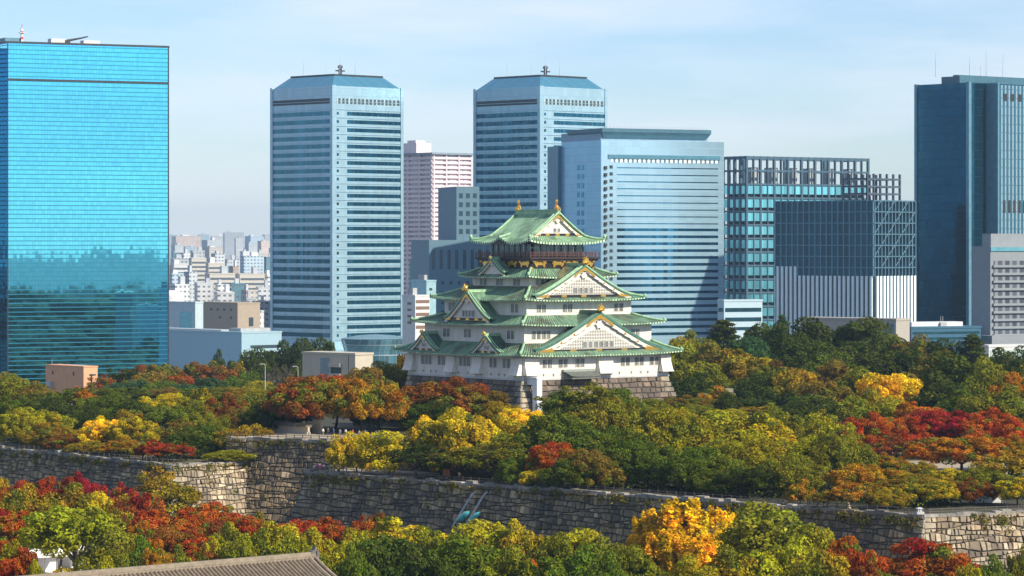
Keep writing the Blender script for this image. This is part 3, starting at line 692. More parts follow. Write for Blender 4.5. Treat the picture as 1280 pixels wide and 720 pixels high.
def skirt(OX, IX, z0, z1, lift, mat, bump=None, ridge=ridge_m, curve=1.45):
    """hipped skirt roof from inner half width IX (z1) to outer OX (z0)"""
    mb = MB(); NS, NT = 28, 8; ev = MB()
    def P(s, t, dz=0):
        h = IX+(OX-IX)*t
        z = z1-(z1-z0)*(.55*t+.45*(1-(1-t)**curve))+lift*abs(s)**4*t**2+dz
        return (s*h, -h, z)
    for k in range(4):
        mb.M = fm(k); ev.M = fm(k)
        def PP(i, j, k=k):
            s = -1+2*i/NS; t = j/NT; x, y, z = P(s, t)
            if bump and bump[0] == k: z += bump[1]*math.exp(-((x-bump[2])/bump[3])**2)*t**2
            return (x, y, z)
        mb.grid(lambda i, j: PP(i, NT-j), NS, NT, 0, lambda i, j: ((-1+2*i/NS)*OX, (NT-j)/NT*(OX-IX)*1.2))
        def E(i, j):
            s = -1+2*i/NS; x, y, z = PP(i, NT)
            return (x, y, z) if j == 1 else (x*.998, y*.998, z-.32)
        ev.grid(lambda i, j: E(i, j), NS, 1, 0)
        def S_(i, j):
            s = -1+2*i/NS; x, y, z = PP(i, NT)
            if j == 1: return (x*.998, y*.998, z-.32)
            return (s*(IX+.2), -(IX+.2), z0+.55+(.6 if bump is None else .2))
        ev.grid(S_, NS, 1, 1)
    o = mb.build('tiled_roof', mat, castle, smooth=True)
    ev.build('eave', [fascia_m, eave_m], o)
    for k in range(4):
        r = MB(); r.M = fm(k)
        r.tube([Vector(P(-1, t/8, .22)) for t in range(9)], [.34]*9, 6)
        x, y, z = P(-1, 1, .2); r.lathe((x*.985, y*.985, z), [(.25,0),(.4,.2),(.35,.5),(.1,.8)], 6)
        r.build('hip_ridge', ridge, o, smooth=True)
    return o
def walls(name, h, z0, z1, mat=None):
    mb = MB(); mb.box(-h, h, -h, h, z0, z1); return mb.build(name, mat or plaster, castle)
def window(parent, k, s, half, z0, wd, ht, mat=None, name='window'):
    mb = MB(); mb.M = fm(k)
    y = -half
    mb.box(s-wd/2-.14, s+wd/2+.14, y-.10, y+.1, z0-.14, z0+ht+.14, 0)
    mb.box(s-wd/2, s+wd/2, y-.13, y+.1, z0, z0+ht, 1)
    return mb.build(name, [plaster, mat or lat_d], parent)
def pair(parent, k, s, half, z0, n=2, wd=1.25, ht=2.0, gap=.32):
    tot = n*wd+(n-1)*gap
    for i in range(n): window(parent, k, s-tot/2+wd/2+i*(wd+gap), half, z0, wd, ht)
h1, h2, h3, h4, h5 = 24.15, 21.0, 17.3, 12.1, 10.5
w1 = walls('first_storey', h1, 0, 6.2); w2 = walls('second_storey', h2, 8, 13.8); w3 = walls('third_storey', h3, 15, 20.0); w4 = walls('fourth_storey', h4, 22, 25.8)
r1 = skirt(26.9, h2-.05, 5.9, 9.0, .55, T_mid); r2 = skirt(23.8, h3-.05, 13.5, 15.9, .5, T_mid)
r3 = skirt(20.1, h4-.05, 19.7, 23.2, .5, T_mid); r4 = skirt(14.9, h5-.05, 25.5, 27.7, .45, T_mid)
# windows, from the photo: front (k=0) and left (k=1) faces, repeated on the rear faces
for s, n in ((-16.2,2),(-11,2),(-5.5,2),(9.5,2),(14.2,2),(19.2,2)): pair(w1, 0, s, h1, 2.8, n, 1.3, 2.1)
for s, n in ((-16,3),(-9.5,2),(0.5,3),(12.4,2),(18.6,3)): pair(w1, 1, s, h1, 2.8, n, 1.3, 2.3)
for k in (0, 1):
    for i in range(14):
        s = -21+i*3.2+(.5 if i % 3 else -.3); window(w1, k, s, h1, .75, .45, .6, name='loophole')
for s in (-17.2, -14, 15.5): pair(w2, 0, s, h2, 10.0, 2, 1.2, 2.0)
for s in (-11.5, -2.5, 15.6): pair(w2, 1, s, h2, 10.0, 2, 1.25, 2.1)
for s in (-12.6,-4.0,13.0): pair(w3, 0, s, h3, 16.6, 2, 1.35, 2.0)
for s in (-14, 12.5): pair(w3, 1, s, h3, 16.6, 2, 1.35, 2.1)
for s in (-9.0,): pair(w4, 0, s, h4, 23.5, 2, 1.2, 1.5)
for s in (-7.4,-.5,6.6): pair(w4, 1, s, h4, 23.3, 2, 1.25, 1.7)
for k in (2, 3):
    for s in (-16,-8,0,8,16): pair(w1, k, s, h1, 2.8, 2)
    for s in (-12,0,12): pair(w2, k, s, h2, 10.0, 2); pair(w3, k, s*.8, h3, 16.6, 2)
# stone dropping bays that flare out from the lowest wall
for k, s, wd in ((0,-21.6,4.6),(0,2.4,4.8),(0,22.6,3.4),(1,-22.6,3.4),(1,-4.6,3.4),(1,6.6,3.6),(1,22.4,3.4)):
    b = MB(); b.M = fm(k); y = -h1
    b.plate([(s-wd/2,1.6),(s+wd/2,1.6),(s+wd/2,5.3),(s-wd/2,5.3)], y-.9, y+.1)
    b.frustum((s-wd/2-.1,s+wd/2+.1,y-1.7,y+.1,1.3),(s-wd/2,s+wd/2,y-.91,y+.1,3.6))
    b.box(s-wd/2-.2, s+wd/2+.2, y-1.85, y+.1, 1.05, 1.3); b.build('stone_drop_bay', plaster, w1)
mb = MB()
for k in range(4):
    mb.M = fm(k); mb.box(-h1-.12, h1+.12, -h1-.14, -h1+.05, -.25, .22)
mb.build('base_moulding', plain('moulding_grey', (.5,.5,.5), .8), w1)
# upper storey: black lacquer with gold animals, balcony, open view room
w5 = walls('gold_panel_storey', h5, 27.3, 30.4, M['black_lacquer'])
wv = walls('viewing_room', 8.3, 30.4, 36.2, plain('room_dark', (.05,.06,.065), .25))
mb = MB(); mb.box(-11.6, 11.6, -11.6, 11.6, 30.1, 30.6); mb.box(-11.2,11.2,-11.2,11.2,29.6,30.1); bal = mb.build('balcony', plain('dark_red_wood', (.035,.02,.02), .5), castle)
tig = [(-1.7,.1),(-1.4,-.5),(-1.0,-.55),(-.9,-.1),(.6,-.15),(.8,-.6),(1.2,-.6),(1.2,-.05),(1.7,.5),(1.5,.9),(1.1,.55),(.4,.75),(-.5,.6),(-1.1,.8),(-1.6,.65),(-1.95,.35)]
for k in range(4):
    for s, f in ((-7.4, 1), (-1.9, -1), (3.0, 1), (7.9, -1)):
        b = MB(); b.M = fm(k); b.plate([(s+f*x*1.15, 28.7+z*1.15) for x, z in (tig if f > 0 else tig[::-1])], -h5-.22, -h5+.02); b.build('gold_tiger_relief', M['gold'], w5)
    for i in range(7):
        b = MB(); b.M = fm(k); s = -9.9+i*3.3; b.plate([(s-.5,29.7),(s-.25,29.2),(s,29.45),(s+.25,29.2),(s+.5,29.7),(s,30.1)], -h5-.65, -h5-.5); b.build('gold_fitting', M['gold'], w5)
    for s in (-10.1, 0, 10.1):
        b = MB(); b.M = fm(k); b.plate([(s-.5,27.5),(s+.5,27.5),(s,28.1)], -h5-.15, -h5); b.build('gold_fitting', M['gold'], w5)
    rl = MB(); rl.M = fm(k)
    for z in (31.0, 31.45, 31.9): rl.box(-11.5, 11.5, -11.5, -11.38, z-.06, z+.07)
    for i in range(17): s = -11.4+i*1.425; rl.box(s-.07, s+.07, -11.55, -11.36, 30.6, 32.05)
    rl.build('railing', plain('rail_red_brown', (.13,.06,.05), .5), bal)
    rl = MB(); rl.M = fm(k)
    for i in range(9): s = -11.3+i*2.825; rl.tube([(s,-11.3,30.6),(s,-11.3,34.3)], .05, 4)
    for z in (33.0, 34.2): rl.tube([(-11.3,-11.3,z),(11.3,-11.3,z)], .03, 4)
    rl.build('safety_net_post', M['light_metal'], bal)
    for i in range(8):
        s = -8.1+i*2.31; b = MB(); b.M = fm(k); b.box(s-.16, s+.16, -8.55, -8.3, 30.6, 35.6); b.build('pillar', M['black_lacquer'], wv)
    gl = MB(); gl.M = fm(k); gl.box(-7.9, 7.9, -8.42, -8.36, 31.2, 34.3); gl.build('window_glass', plain('room_glass', (.10,.16,.17), .08, .4), wv)
    for s, f in ((-5, 1), (4.2, -1)):
        b = MB(); b.M = fm(k); b.plate([(s+f*x, 34.7+z) for x, z in ([(-1.2,-.2),(-.3,-.35),(.9,-.7),(1.3,-.6),(.5,0),(-.2,.35),(-.9,.3)] if f > 0 else [(-1.2,-.2),(-.3,-.35),(.9,-.7),(1.3,-.6),(.5,0),(-.2,.35),(-.9,.3)][::-1])], -8.75, -8.6); b.build('gold_crane_relief', M['gold'], wv)
# top roof: hip and gable, ridge along local y
EO, ZE, ZR, XG, YG = 12.65, 34.35, 42.0, 8.3, 8.0
def pz(x): return ZE+(ZR-ZE)*(1-abs(x)/EO)**1.32
def liftz(s): return .9*abs(s)**4
mb = MB(); ev = MB()
for sg in (-1, 1):
    NX, NY = 12, 24
    def P(i, j, sg=sg):
        x = EO*i/NX; yh = YG+.8 if x <= XG else YG+.8+(EO-YG-.8)*(x-XG)/(EO-XG); t = -1+2*j/NY
        z = pz(x)+liftz(t)*max(0, (x-XG)/(EO-XG))**2
        y = t*yh
        if i > 5: z += 1.35*math.exp(-(y/2.4)**2)*((x-EO*5/NX)/(EO*7/NX))**2
        return (sg*x, y, z)
    if sg < 0: mb.grid(P, NX, NY, 0, lambda i, j: (-10+20*j/NY, i*1.2))
    else: mb.grid(lambda i, j: P(i, NY-j), NX, NY, 0, lambda i, j: (-10+20*j/NY, i*1.2))
    ev.grid(lambda i, j: (Vector(P(NX, j if sg < 0 else NY-j))-Vector((0,0,.5*i))), 1, NY, 0)
    ev.grid(lambda i, j: (Vector(P(NX, j if sg < 0 else NY-j))-Vector((0,0,.5))) if i == 0 else Vector((sg*8.2, (-1+2*(j if sg < 0 else NY-j)/NY)*8.2, 35.4)), 1, NY, 1)
for k in (0, 2):
    mb.M = fm(k); ev.M = fm(k)
    def Q(i, j):
        t = j/6; s = -1+2*i/24; xh = XG+(EO-XG)*t; yy = YG+(EO-YG)*t
        return (s*xh, -yy, pz(XG+(EO-XG)*t)+liftz(s)*t*t)
    mb.grid(lambda i, j: Q(i, 6-j), 24, 6, 0, lambda i, j: ((-1+i/12)*EO, j*.9))
    ev.grid(lambda i, j: (Vector(Q(i, 6))-Vector((0,0,.5*(1-j)))), 24, 1, 0)
    ev.grid(lambda i, j: (Vector(Q(i, 6))-Vector((0,0,.5))) if j == 1 else Vector(((-1+i/12)*8.2, -8.2, 35.4)), 24, 1, 1)
mb.M = None; ev.M = None
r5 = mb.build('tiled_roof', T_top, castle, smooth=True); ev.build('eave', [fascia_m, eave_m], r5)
b = MB(); b.box(-.45, .45, -YG-.9, YG+.9, ZR-.3, ZR+.75); b.box(-.6, .6, -YG-1, YG+1, ZR+.75, ZR+.95); b.build('main_ridge', ridge_m, r5)
for k in range(4):
    b = MB(); b.M = fm(k); pts = []
    for i in range(8):
        t = i/7; x = XG+(EO-XG)*t; yy = YG+(EO-YG)*t
        pts.append((-x, -yy if k % 2 == 0 else -x, 0))
    # hip line from the gable foot to the eave corner; on even faces it starts at the gable
    pts = []
    for i in range(8):
        t = i/7; x = XG+(EO-XG)*t; yy = YG+.4+(EO-YG-.4)*t
        p = (-x, -yy) if k % 2 == 0 else (-yy, -x)
        pts.append((p[0], p[1], pz(x)+.9*t**2+.2))
    b.tube(pts, .33, 6); b.lathe((pts[-1][0]*.98, pts[-1][1]*.98, pts[-1][2]), [(.3,0),(.5,.3),(.4,.8),(.1,1.1)], 6)
    b.build('hip_ridge', ridge_m, r5, smooth=True)

def gable(k, sc, zb, hw, h, of, ob, mat, wins=(0, 0, 0), name='gable', fine=True, lattice=False, topgold=1.0, ridge=ridge_m, slopes=True, band=True, par=None):
    """triangular dormer gable on face k: centre sc, base height zb, half width hw, height h, from outward distance of back to ob"""
    NT = 10
    def z_(t): return zb+h*(1-t)**1.22+.05*h*max(0, t-.75)*4*0.6
    root = None
    if slopes:
        mb = MB(); mb.M = fm(k)
        for sg in (-1, 1):
            def P(i, j, dz=0): t = i/NT; return (sc+sg*hw*t, -(of+(ob-of)*j), z_(t)+dz)
            if sg > 0: mb.grid(lambda i, j: P(i, j), NT, 1, 0, lambda i, j: (j*(of-ob), i*hw/NT*1.2))
            else: mb.grid(lambda i, j: P(i, 1-j), NT, 1, 0, lambda i, j: ((1-j)*(of-ob), i*hw/NT*1.2))
            if sg > 0: mb.grid(lambda i, j: P(i, 1-j, -.4), NT, 1, 1)
            else: mb.grid(lambda i, j: P(i, j, -.4), NT, 1, 1)
            mb.grid(lambda i, j: P(i if sg < 0 else NT-i, 0, -.4*(1-j)), NT, 1, 1)
        root = mb.build(name, [mat, ridge_d], castle, smooth=False)
        for sg in (-1, 1):
            b = MB(); b.M = fm(k)
            b.tube([(sc+sg*hw*i/NT, -(of-.35), z_(i/NT)+.18) for i in range(NT+1)], .26 if fine else .2, 6)
            b.tube([(sc+sg*hw*i/NT, -(of-1.15), z_(i/NT)+.20) for i in range(NT+1)], .24 if fine else .16, 6)
            b.build('verge_ridge', ridge, root, smooth=True)
        b = MB(); b.M = fm(k); b.box(sc-.38, sc+.38, -of-.15, -ob, zb+h-.2, zb+h+.55); b.build('ridge', ridge, root)
    else: root = par
    # white face
    f = MB(); f.M = fm(k); yw = -(of-.9)
    n = 2*NT
    pts = [(sc-hw*.93, yw, zb-.2)]
    poly = [(sc+hw*.93*t, z_(abs(t)*.93)-.15) for t in [-1+2*i/n for i in range(n+1)]]
    for i in range(n):
        (xa, za), (xb, zb2) = poly[i], poly[i+1]
        f.face([(xa, yw, zb-.3), (xb, yw, zb-.3), (xb, yw, max(zb2, zb-.29)), (xa, yw, max(za, zb-.29))], 0)
    face = f.build('gable_face', plaster, root)
    if lattice:
        f = MB(); f.M = fm(k)
        lw, lh = hw*.60, h*.50
        f.plate([(sc-lw, zb+.55), (sc+lw, zb+.55), (sc+lw*.12, zb+.55+lh), (sc-lw*.12, zb+.55+lh)], yw-.08, yw)
        f.build('lattice_panel', latt, face)
    # barge boards
    bw = h*.115+.12
    for sg in (-1, 1):
        b = MB(); b.M = fm(k)
        for i in range(NT):
            t0, t1 = i/NT*.97, (i+1)/NT*.97
            q = [(sc+sg*hw*t0, z_(t0)-.42-bw), (sc+sg*hw*t1, z_(t1)-.42-bw*.8), (sc+sg*hw*t1, z_(t1)-.42), (sc+sg*hw*t0, z_(t0)-.42)]
            if sg < 0: q = q[::-1]
            b.plate(q, -(of-.2), -(of-.45))
        b.build('barge_board', plaster, root)
        for t in ((.2,.4,.6,.75) if fine else (.4,)):
            g = MB(); g.M = fm(k); zz = z_(t)-.42-bw*.5; r_ = bw*.26
            g.plate([(sc+sg*hw*t+r_*math.cos(a), zz+r_*math.sin(a)) for a in [i*math.pi/4 for i in range(8)]], -(of-.12), -(of-.3)); g.build('gold_stud', M['gold'], root)
        g = MB(); g.M = fm(k)          # gold plate at the foot
        x1, x0 = sc+sg*hw*.96, sc+sg*hw*.70
        q = [(x1, zb-.1), (x0, zb-.15), (x0+sg*.05*hw, z_(.74)-.5-bw*.4), (sc+sg*hw*.88, z_(.88)-.45)]
        if sg > 0: q = q[::-1]
        g.plate(q, -(of-.08), -(of-.3)); g.build('gold_plate', M['gold'], root)
    g = MB(); g.M = fm(k); zt = z_(0)-.45     # gold chevron under the apex
    tt = .20*topgold
    g.plate([(sc, zt), (sc-hw*tt, z_(tt)-.45), (sc-hw*tt*1.05, z_(tt)-.45-h*.10), (sc-hw*.07, zt-h*.16), (sc, zt-h*.13), (sc+hw*.07, zt-h*.16), (sc+hw*tt*1.05, z_(tt)-.45-h*.10), (sc+hw*tt, z_(tt)-.45)], -(of-.05), -(of-.22))
    g.build('gold_chevron', M['gold'], root)
    g = MB(); g.M = fm(k); zc_ = zt-h*.27; rr = h*.085     # white carved pendant
    g.plate([(sc+rr*math.cos(a)*(1.0 if i % 2 else 1.5), zc_+rr*math.sin(a)*(1.0 if i % 2 else 1.5)) for i, a in enumerate([j*math.pi/6 for j in range(12)])], -(of-.35), yw); g.build('carved_pendant', plaster, root)
    if band:
        g = MB(); g.M = fm(k); g.box(sc-hw*.70, sc+hw*.70, yw-.3, yw, zb-.15, zb+.42); g.build('dark_sill', M['black_lacquer'], root)
        for i in range(3 if fine else 2):
            s = sc+hw*(-.4+.4*i) if fine else sc+hw*(-.2+.4*i)
            g = MB(); g.M = fm(k); g.box(s-.8*h/9-.12, s+.8*h/9+.12, yw-.42, yw-.3, zb-.16, zb+.36); g.build('gold_plate', M['gold'], root)
    nw, ww, wh = wins
    for i in range(nw):
        s = sc+(i-(nw-1)/2)*ww*1.42
        mb = MB(); mb.M = fm(k)
        mb.box(s-ww/2-.1, s+ww/2+.1, yw-.16, yw, zb+.75, zb+.95+wh, 0); mb.box(s-ww/2, s+ww/2, yw-.2, yw, zb+.85, zb+.85+wh, 1)
        mb.build('window', [plaster, lat_d], face)
    return root
def ornament(k, s, o, z, sc, parent, name='gold_ridge_ornament'):
    b = MB(); b.M = fm(k) @ Matrix.Translation((s, -o, z)) @ Matrix.Scale(sc*.82, 4)
    b.lathe((0,0,0), [(.75,0),(.85,.35),(.55,.8),(.35,1.0)], 8)
    b.plate([(-1.0,.2),(-.5,.1),(0,.3),(.5,.1),(1.0,.2),(1.15,.75),(.7,.9),(.5,1.45),(.2,1.2),(0,2.0),(-.25,1.25),(-.55,1.5),(-.7,.9),(-1.15,.75)], -.55, -.3)
    b.tube([(0,.1,.8),(0,.5,1.4),(0,.2,2.0)], [.4,.3,.1], 6)
    return b.build(name, M['gold'], parent)
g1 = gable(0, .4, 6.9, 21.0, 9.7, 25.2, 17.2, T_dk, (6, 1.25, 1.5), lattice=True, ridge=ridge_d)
ornament(0, .4, 25.2, 16.9, 1.25, g1)
g2 = gable(0, .2, 20.6, 16.2, 8.0, 19.3, 12.0, T_mid, (4, 1.2, 1.4), lattice=True)
ornament(0, .2, 19.3, 28.9, 1.25, g2)
g3 = gable(1, -1.2, 14.6, 9.6, 7.2, 22.6, 12.5, T_mid, (4, .95, 1.5), topgold=.9)
ornament(1, -1.2, 22.6, 21.9, 1.15, g3)
g4 = gable(1, -15.6, 6.5, 6.4, 4.4, 26.0, 21, T_dk, (2, .65, .9), fine=False, topgold=.9); ornament(1, -15.6, 26.0, 10.9, .7, g4)
g5 = gable(1, 11.0, 6.5, 6.4, 4.4, 26.0, 21, T_dk, (2, .65, .9), fine=False, topgold=.9); ornament(1, 11.0, 26.0, 10.9, .7, g5)
g6 = gable(1, -1.5, 26.5, 5.6, 3.7, 14.4, 10.4, T_mid, (0, 0, 0), fine=False, topgold=.6, band=False); ornament(1, -1.5, 14.4, 30.2, .5, g6)
g7 = gable(0, 0, 36.3, XG, ZR-36.3, YG+.8, YG, T_top, (2, .8, .9), fine=True, topgold=1.0, slopes=False, par=r5)
for k in (2,):
    gable(k, 0, 36.3, XG, ZR-36.3, YG+.8, YG, T_top, (2, .8, .9), fine=True, slopes=False, par=r5); gable(k, 0, 6.9, 20, 9.4, 25.2, 17.2, T_dk, (6, 1.25, 1.5))
for sg in (-1, 1):
    b = MB(); b.tube([(sg*(XG+.2)*i/8, -YG-.75, pz((XG+.2)*i/8)+.25) for i in range(9)], .28, 6); b.tube([(sg*(XG+.2)*i/8, -YG+.3, pz((XG+.2)*i/8)+.25) for i in range(9)], .26, 6); b.build('verge_ridge', ridge_m, r5, smooth=True)
    b = MB(); b.tube([(sg*(XG+.2)*i/8, YG+.75, pz((XG+.2)*i/8)+.25) for i in range(9)], .28, 6); b.build('verge_ridge', ridge_m, r5, smooth=True)
# golden fish on the ridge ends
for sg in (-1, 1):
    b = MB(); y = sg*(YG-.1)
    b.tube([(0,y+sg*.4,ZR+.8),(0,y+sg*.3,ZR+1.4),(0,y-sg*.1,ZR+1.95),(0,y-sg*.05,ZR+2.5),(0,y+sg*.25,ZR+2.8)], [.62,.62,.45,.26,.12], 8)
    b.M = Matrix.Translation((0, y, ZR+.2)) @ Matrix.Rotation(math.pi/2*sg, 4, 'Z') @ Matrix.Scale(.74, 4)
    b.plate([(.1,3.0),(.6,3.3),(1.0,4.1),(.4,3.8),(.15,4.5),(-.15,3.9),(-.6,4.2),(-.35,3.3)], -.12, .12)
    b.plate([(.5,1.2),(1.1,1.0),(1.3,1.8),(.7,1.9)], -.7, .7); b.plate([(-1.0,1.4),(-.4,1.2),(-.3,2.4),(-.7,2.6)], -.1, .1)
    b.M = None; b.lathe((0,y+sg*.4,ZR+.7), [(.8,0),(.85,.5),(.5,.9)], 8)
    b.build('golden_fish_finial', M['gold'], r5, smooth=False)
# karahafu cusp on the left and right eaves
for k in (1, 3):
    b = MB(); b.M = fm(k)
    q = [(-2.8+5.6*i/16, ZE+1.30*math.exp(-((-2.8+5.6*i/16)/2.4)**2)-.5) for i in range(17)]
    b.plate([(-2.8,ZE-.45)]+[(2.8,ZE-.45)]+[(x, z+.02) for x, z in q[::-1]], -EO+.15, -EO+.6); b.build('cusped_gable_board', M['black_lacquer'], r5)
    b = MB(); b.M = fm(k); b.tube([(0,-EO-.1,ZE+1.5),(0,-EO+1.5,ZE+1.8),(0,-EO+3.6,ZE+2.4)], .3, 6); b.build('cusp_ridge', ridge_m, r5)
# entrance canopy and opening on the front face
mb = MB(); mb.box(-9.2, -3.4, -h1-.05, -h1+.1, -3.6, -.3); ent = mb.build('entrance', plain('entrance_dark', (.03,.03,.03), .5), castle)
mb = MB(); mb.grid(lambda i, j: (-11.2+9.8*i/12, -h1-.2-3.6*j, 2.0-1.5*j**1.0+.25*abs(i/6-1)**3*j), 12, 1, 0, lambda i, j: (i*.8, j*3)); mb.box(-11, -1.6, -h1-3.7, -h1, -.05, .35)
mb.build('entrance_canopy', plain('canopy_tiles', (.12,.13,.12), .6, var=.3, scale=2), ent)
mb = MB(); mb.box(-11.4, -1.2, -h1-.9, -h1, 1.7, 2.3); mb.build('canopy_ridge', plain('canopy_ridge', (.26,.30,.27), .6), ent)
# stone base
mb = MB(); Hb = 11.0; hb = h1+.05; bb = bat(Hb, 4.2)
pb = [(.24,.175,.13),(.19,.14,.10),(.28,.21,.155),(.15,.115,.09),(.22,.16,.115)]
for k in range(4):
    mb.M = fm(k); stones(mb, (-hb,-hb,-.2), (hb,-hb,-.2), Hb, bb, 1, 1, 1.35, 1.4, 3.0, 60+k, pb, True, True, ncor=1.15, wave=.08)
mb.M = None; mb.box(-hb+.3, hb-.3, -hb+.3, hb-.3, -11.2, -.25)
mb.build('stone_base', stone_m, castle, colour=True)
mb = MB(); mb.box(-h1+1.3, -h1+2.9, -h1-4.4, -h1-2.6, -11.2, .4); mb.box(-h1+1.0, -h1+3.2, -h1-4.6, -h1+.1, .4, .8); mb.box(-h1+1.4,-h1+2.8,-h1-2.6,-h1-.1,-1.2,.4); mb.build('lift_shaft', plain('shaft_white', (.72,.76,.80), .5, var=.04), castle)
# ------------------------------------------------------------------ unique labels: look first, then rank among the look-alikes
PENDING = []
ORD = ['leftmost','second from left','third from left','fourth from left','fifth from left','sixth from left','seventh from left','eighth from left','ninth from left','tenth from left','eleventh from left','twelfth from left']
NUM = ['zero','one','two','three','four','five','six','seven','eight','nine','ten','eleven','twelve','thirteen','fourteen','fifteen']
def pend(o, phrase, px): PENDING.append((o, phrase, px))
def settle():
    d = {}
    for o, ph, px in PENDING: d.setdefault(ph, []).append((px, o))
    for ph, l in d.items():
        l.sort(key=lambda t: t[0]); n = len(l)
        for i, (px, o) in enumerate(l):
            if n == 1: o['label'] = ph
            elif n == 2: o['label'] = ph+(', the left one' if i == 0 else ', the right one')
            elif i == n-1: o['label'] = ph+', rightmost of '+NUM[min(n, 15)]
            elif i < len(ORD): o['label'] = ph+', '+ORD[i]+(' of '+NUM[min(n, 15)] if i == 0 else '')
            else: o['label'] = ph+', number %d from left' % (i+1)

# ------------------------------------------------------------------ the far city between the mirror tower and the left twin tower
WIN = (.10,.13,.17)
cityw = {
 'white': (.60,.62,.64), 'pale grey': (.44,.48,.52), 'cream': (.54,.52,.48), 'pinkish': (.62,.50,.45), 'light blue': (.40,.52,.62), 'brown': (.36,.27,.22), 'teal': (.10,.22,.28), 'tan': (.46,.43,.40)}
citym = {k: windows_mat('city_'+k.replace(' ', '_'), v, WIN, 3.6, 1.9, 3.4, 1.3, rough=.8) for k, v in cityw.items()}
citypl = {k: plain('city_plain_'+k.replace(' ', '_'), v, .8, var=.08) for k, v in cityw.items()}
bandm = plain('city_window_band', (.12,.15,.19), .3, .1)
redm = plain('city_red', (.42,.10,.08), .7)
def city(x0, x1, ytop, D, colr, kind='block', roof=1, rot=None, bands=0, depth=None, where=None):
    if D > 3500: D = D*1.75; ytop += 2.5
    rg = random.Random(int(x0*13+D)); th = rot if rot is not None else rg.choice((8, 14, 20, 32, 38))
    wpx = x1-x0; xc = x0+wpx*(.30 if th > 25 else .16)
    X = xat(xc, D); c, sn = math.cos(R(th)), math.sin(R(th)); kr = (x1-640)/F; kl = (x0-640)/F
    a = (kr*D-X)/(c-kr*sn); b = min(90, max(8, (X-kl*D)/(sn+kl*c))); h = zat(ytop, D)
    nm = 'apartment_block' if kind == 'apartment' else 'city_block'
    wh = where or ('on the hazy horizon' if D > 6800 else 'in the far city' if D > 2500 else 'behind the beige hall')
    o = thing(nm, None, 'apartment block' if kind == 'apartment' else 'city building', (X, D, 0), R(th), 'far city buildings between two glass towers')
    pend(o, f"{colr} {'apartment slab' if kind == 'apartment' else 'city block'} {wh} between the glass towers", (x0+x1)/2)
    mb = MB(); mb.box(0, a, 0, b, 0, h); mb.box(-.2, a+.2, -.2, b+.2, h, h+.9)
    mb.build('wall', citypl[colr] if bands else citym[colr], o)
    for i in range(bands):
        z = h-2.6-i*3.9
        mb = MB(); mb.box(a*.03, a*.97, -.15, .1, z-1.7, z); mb.build('window_band', bandm, o)
    if bands:
        mb = MB(); mb.box(-.15, .1, b*.1, b*.9, h-14, h-4); mb.build('side_window', bandm, o)
    for i in range(roof):
        mb = MB(); t = rg.uniform(.05, .6); mb.box(a*t, a*(t+rg.uniform(.15,.35)), b*.2, b*.6, h+.9, h+.9+rg.uniform(2.5, 6)); mb.build('roof_unit', citypl['pale grey' if rg.random() < .6 else 'white'], o)
    return o
for t in [(214,251,293,5200,'pinkish'),(252,276,298,4600,'pale grey'),(276,305,288.5,5600,'pale grey'),(254,279,307,3600,'tan'),(213,236,324,2950,'pale grey'),
          (279,288,334,2900,'teal'),(288.5,298,334,2880,'brown'),(212,232,343,2700,'light blue'),(232,247,341,2620,'pale grey'),
          (211,237,357,2250,'white'),(243,267,355,2260,'white'),(268,293,367,2080,'white'),(286,306,356,2240,'teal'),(270,286,357,2300,'white'),(320,339,360,2280,'white'),(302,322,364,2200,'tan'),
          (300,330,321,3300,'light blue'),(281,300,325,3400,'pale grey'),(306,322,302,4300,'pale grey'),(322,337,299,4700,'pinkish'),(229,244,306,4100,'light blue'),(214,229,304,4200,'pale grey'),
          (238,256,314,3450,'pale grey'),(300,312,312,3700,'white'),(314,331,314,3600,'cream'),(331,342,322,3200,'teal'),(331,343,345,2550,'white'),(264,281,318,3150,'pale grey'),
          (215,226,314,3700,'teal'),(226,238,317,3500,'white'),(293,304,295,5000,'white'),(336,345,308,3900,'light blue'),(246,262,291,6200,'light blue'),(262,280,292.5,6400,'white'),(306,330,293,6000,'light blue'),(328,345,291,6600,'pale grey'),(208,222,291.5,6500,'light blue'),
          (190,211,300,4400,'white'),(345,372,305,4200,'white'),(340,366,330,2900,'cream'),(180,211,330,3000,'tan'),(306,320,374,2050,'pale grey'),(322,338,378,2000,'tan'),(312,330,390,1900,'white')]:
    city(*t)
for t in [(236,258,323.5,2900,'cream'),(256,294,343,2520,'cream'),(294,331,343.5,2540,'cream'),(214,236,331,2820,'white'),(257,280,330,2750,'cream')]:
    city(*t, kind='apartment', bands=6, rot=14)
o = thing('domed_hall', 'white domed hall beside the mirror tower in the far city', 'hall', (xat(216, 2200), 2190, 0), 0)
mb = MB(); mb.lathe((0,0,0), [(9,0),(9,zat(370,2190)),(8.4,zat(367,2190)),(6,zat(364.4,2190)),(3,zat(363,2190)),(.2,zat(362.6,2190))], 20); mb.build('dome', citypl['white'], o, smooth=True)
# right-hand horizon behind the towers
for t in [(1086,1100,282,3500,'pale grey'),(1120,1144,285,3600,'light blue')]: city(*t, where='behind the netted block')
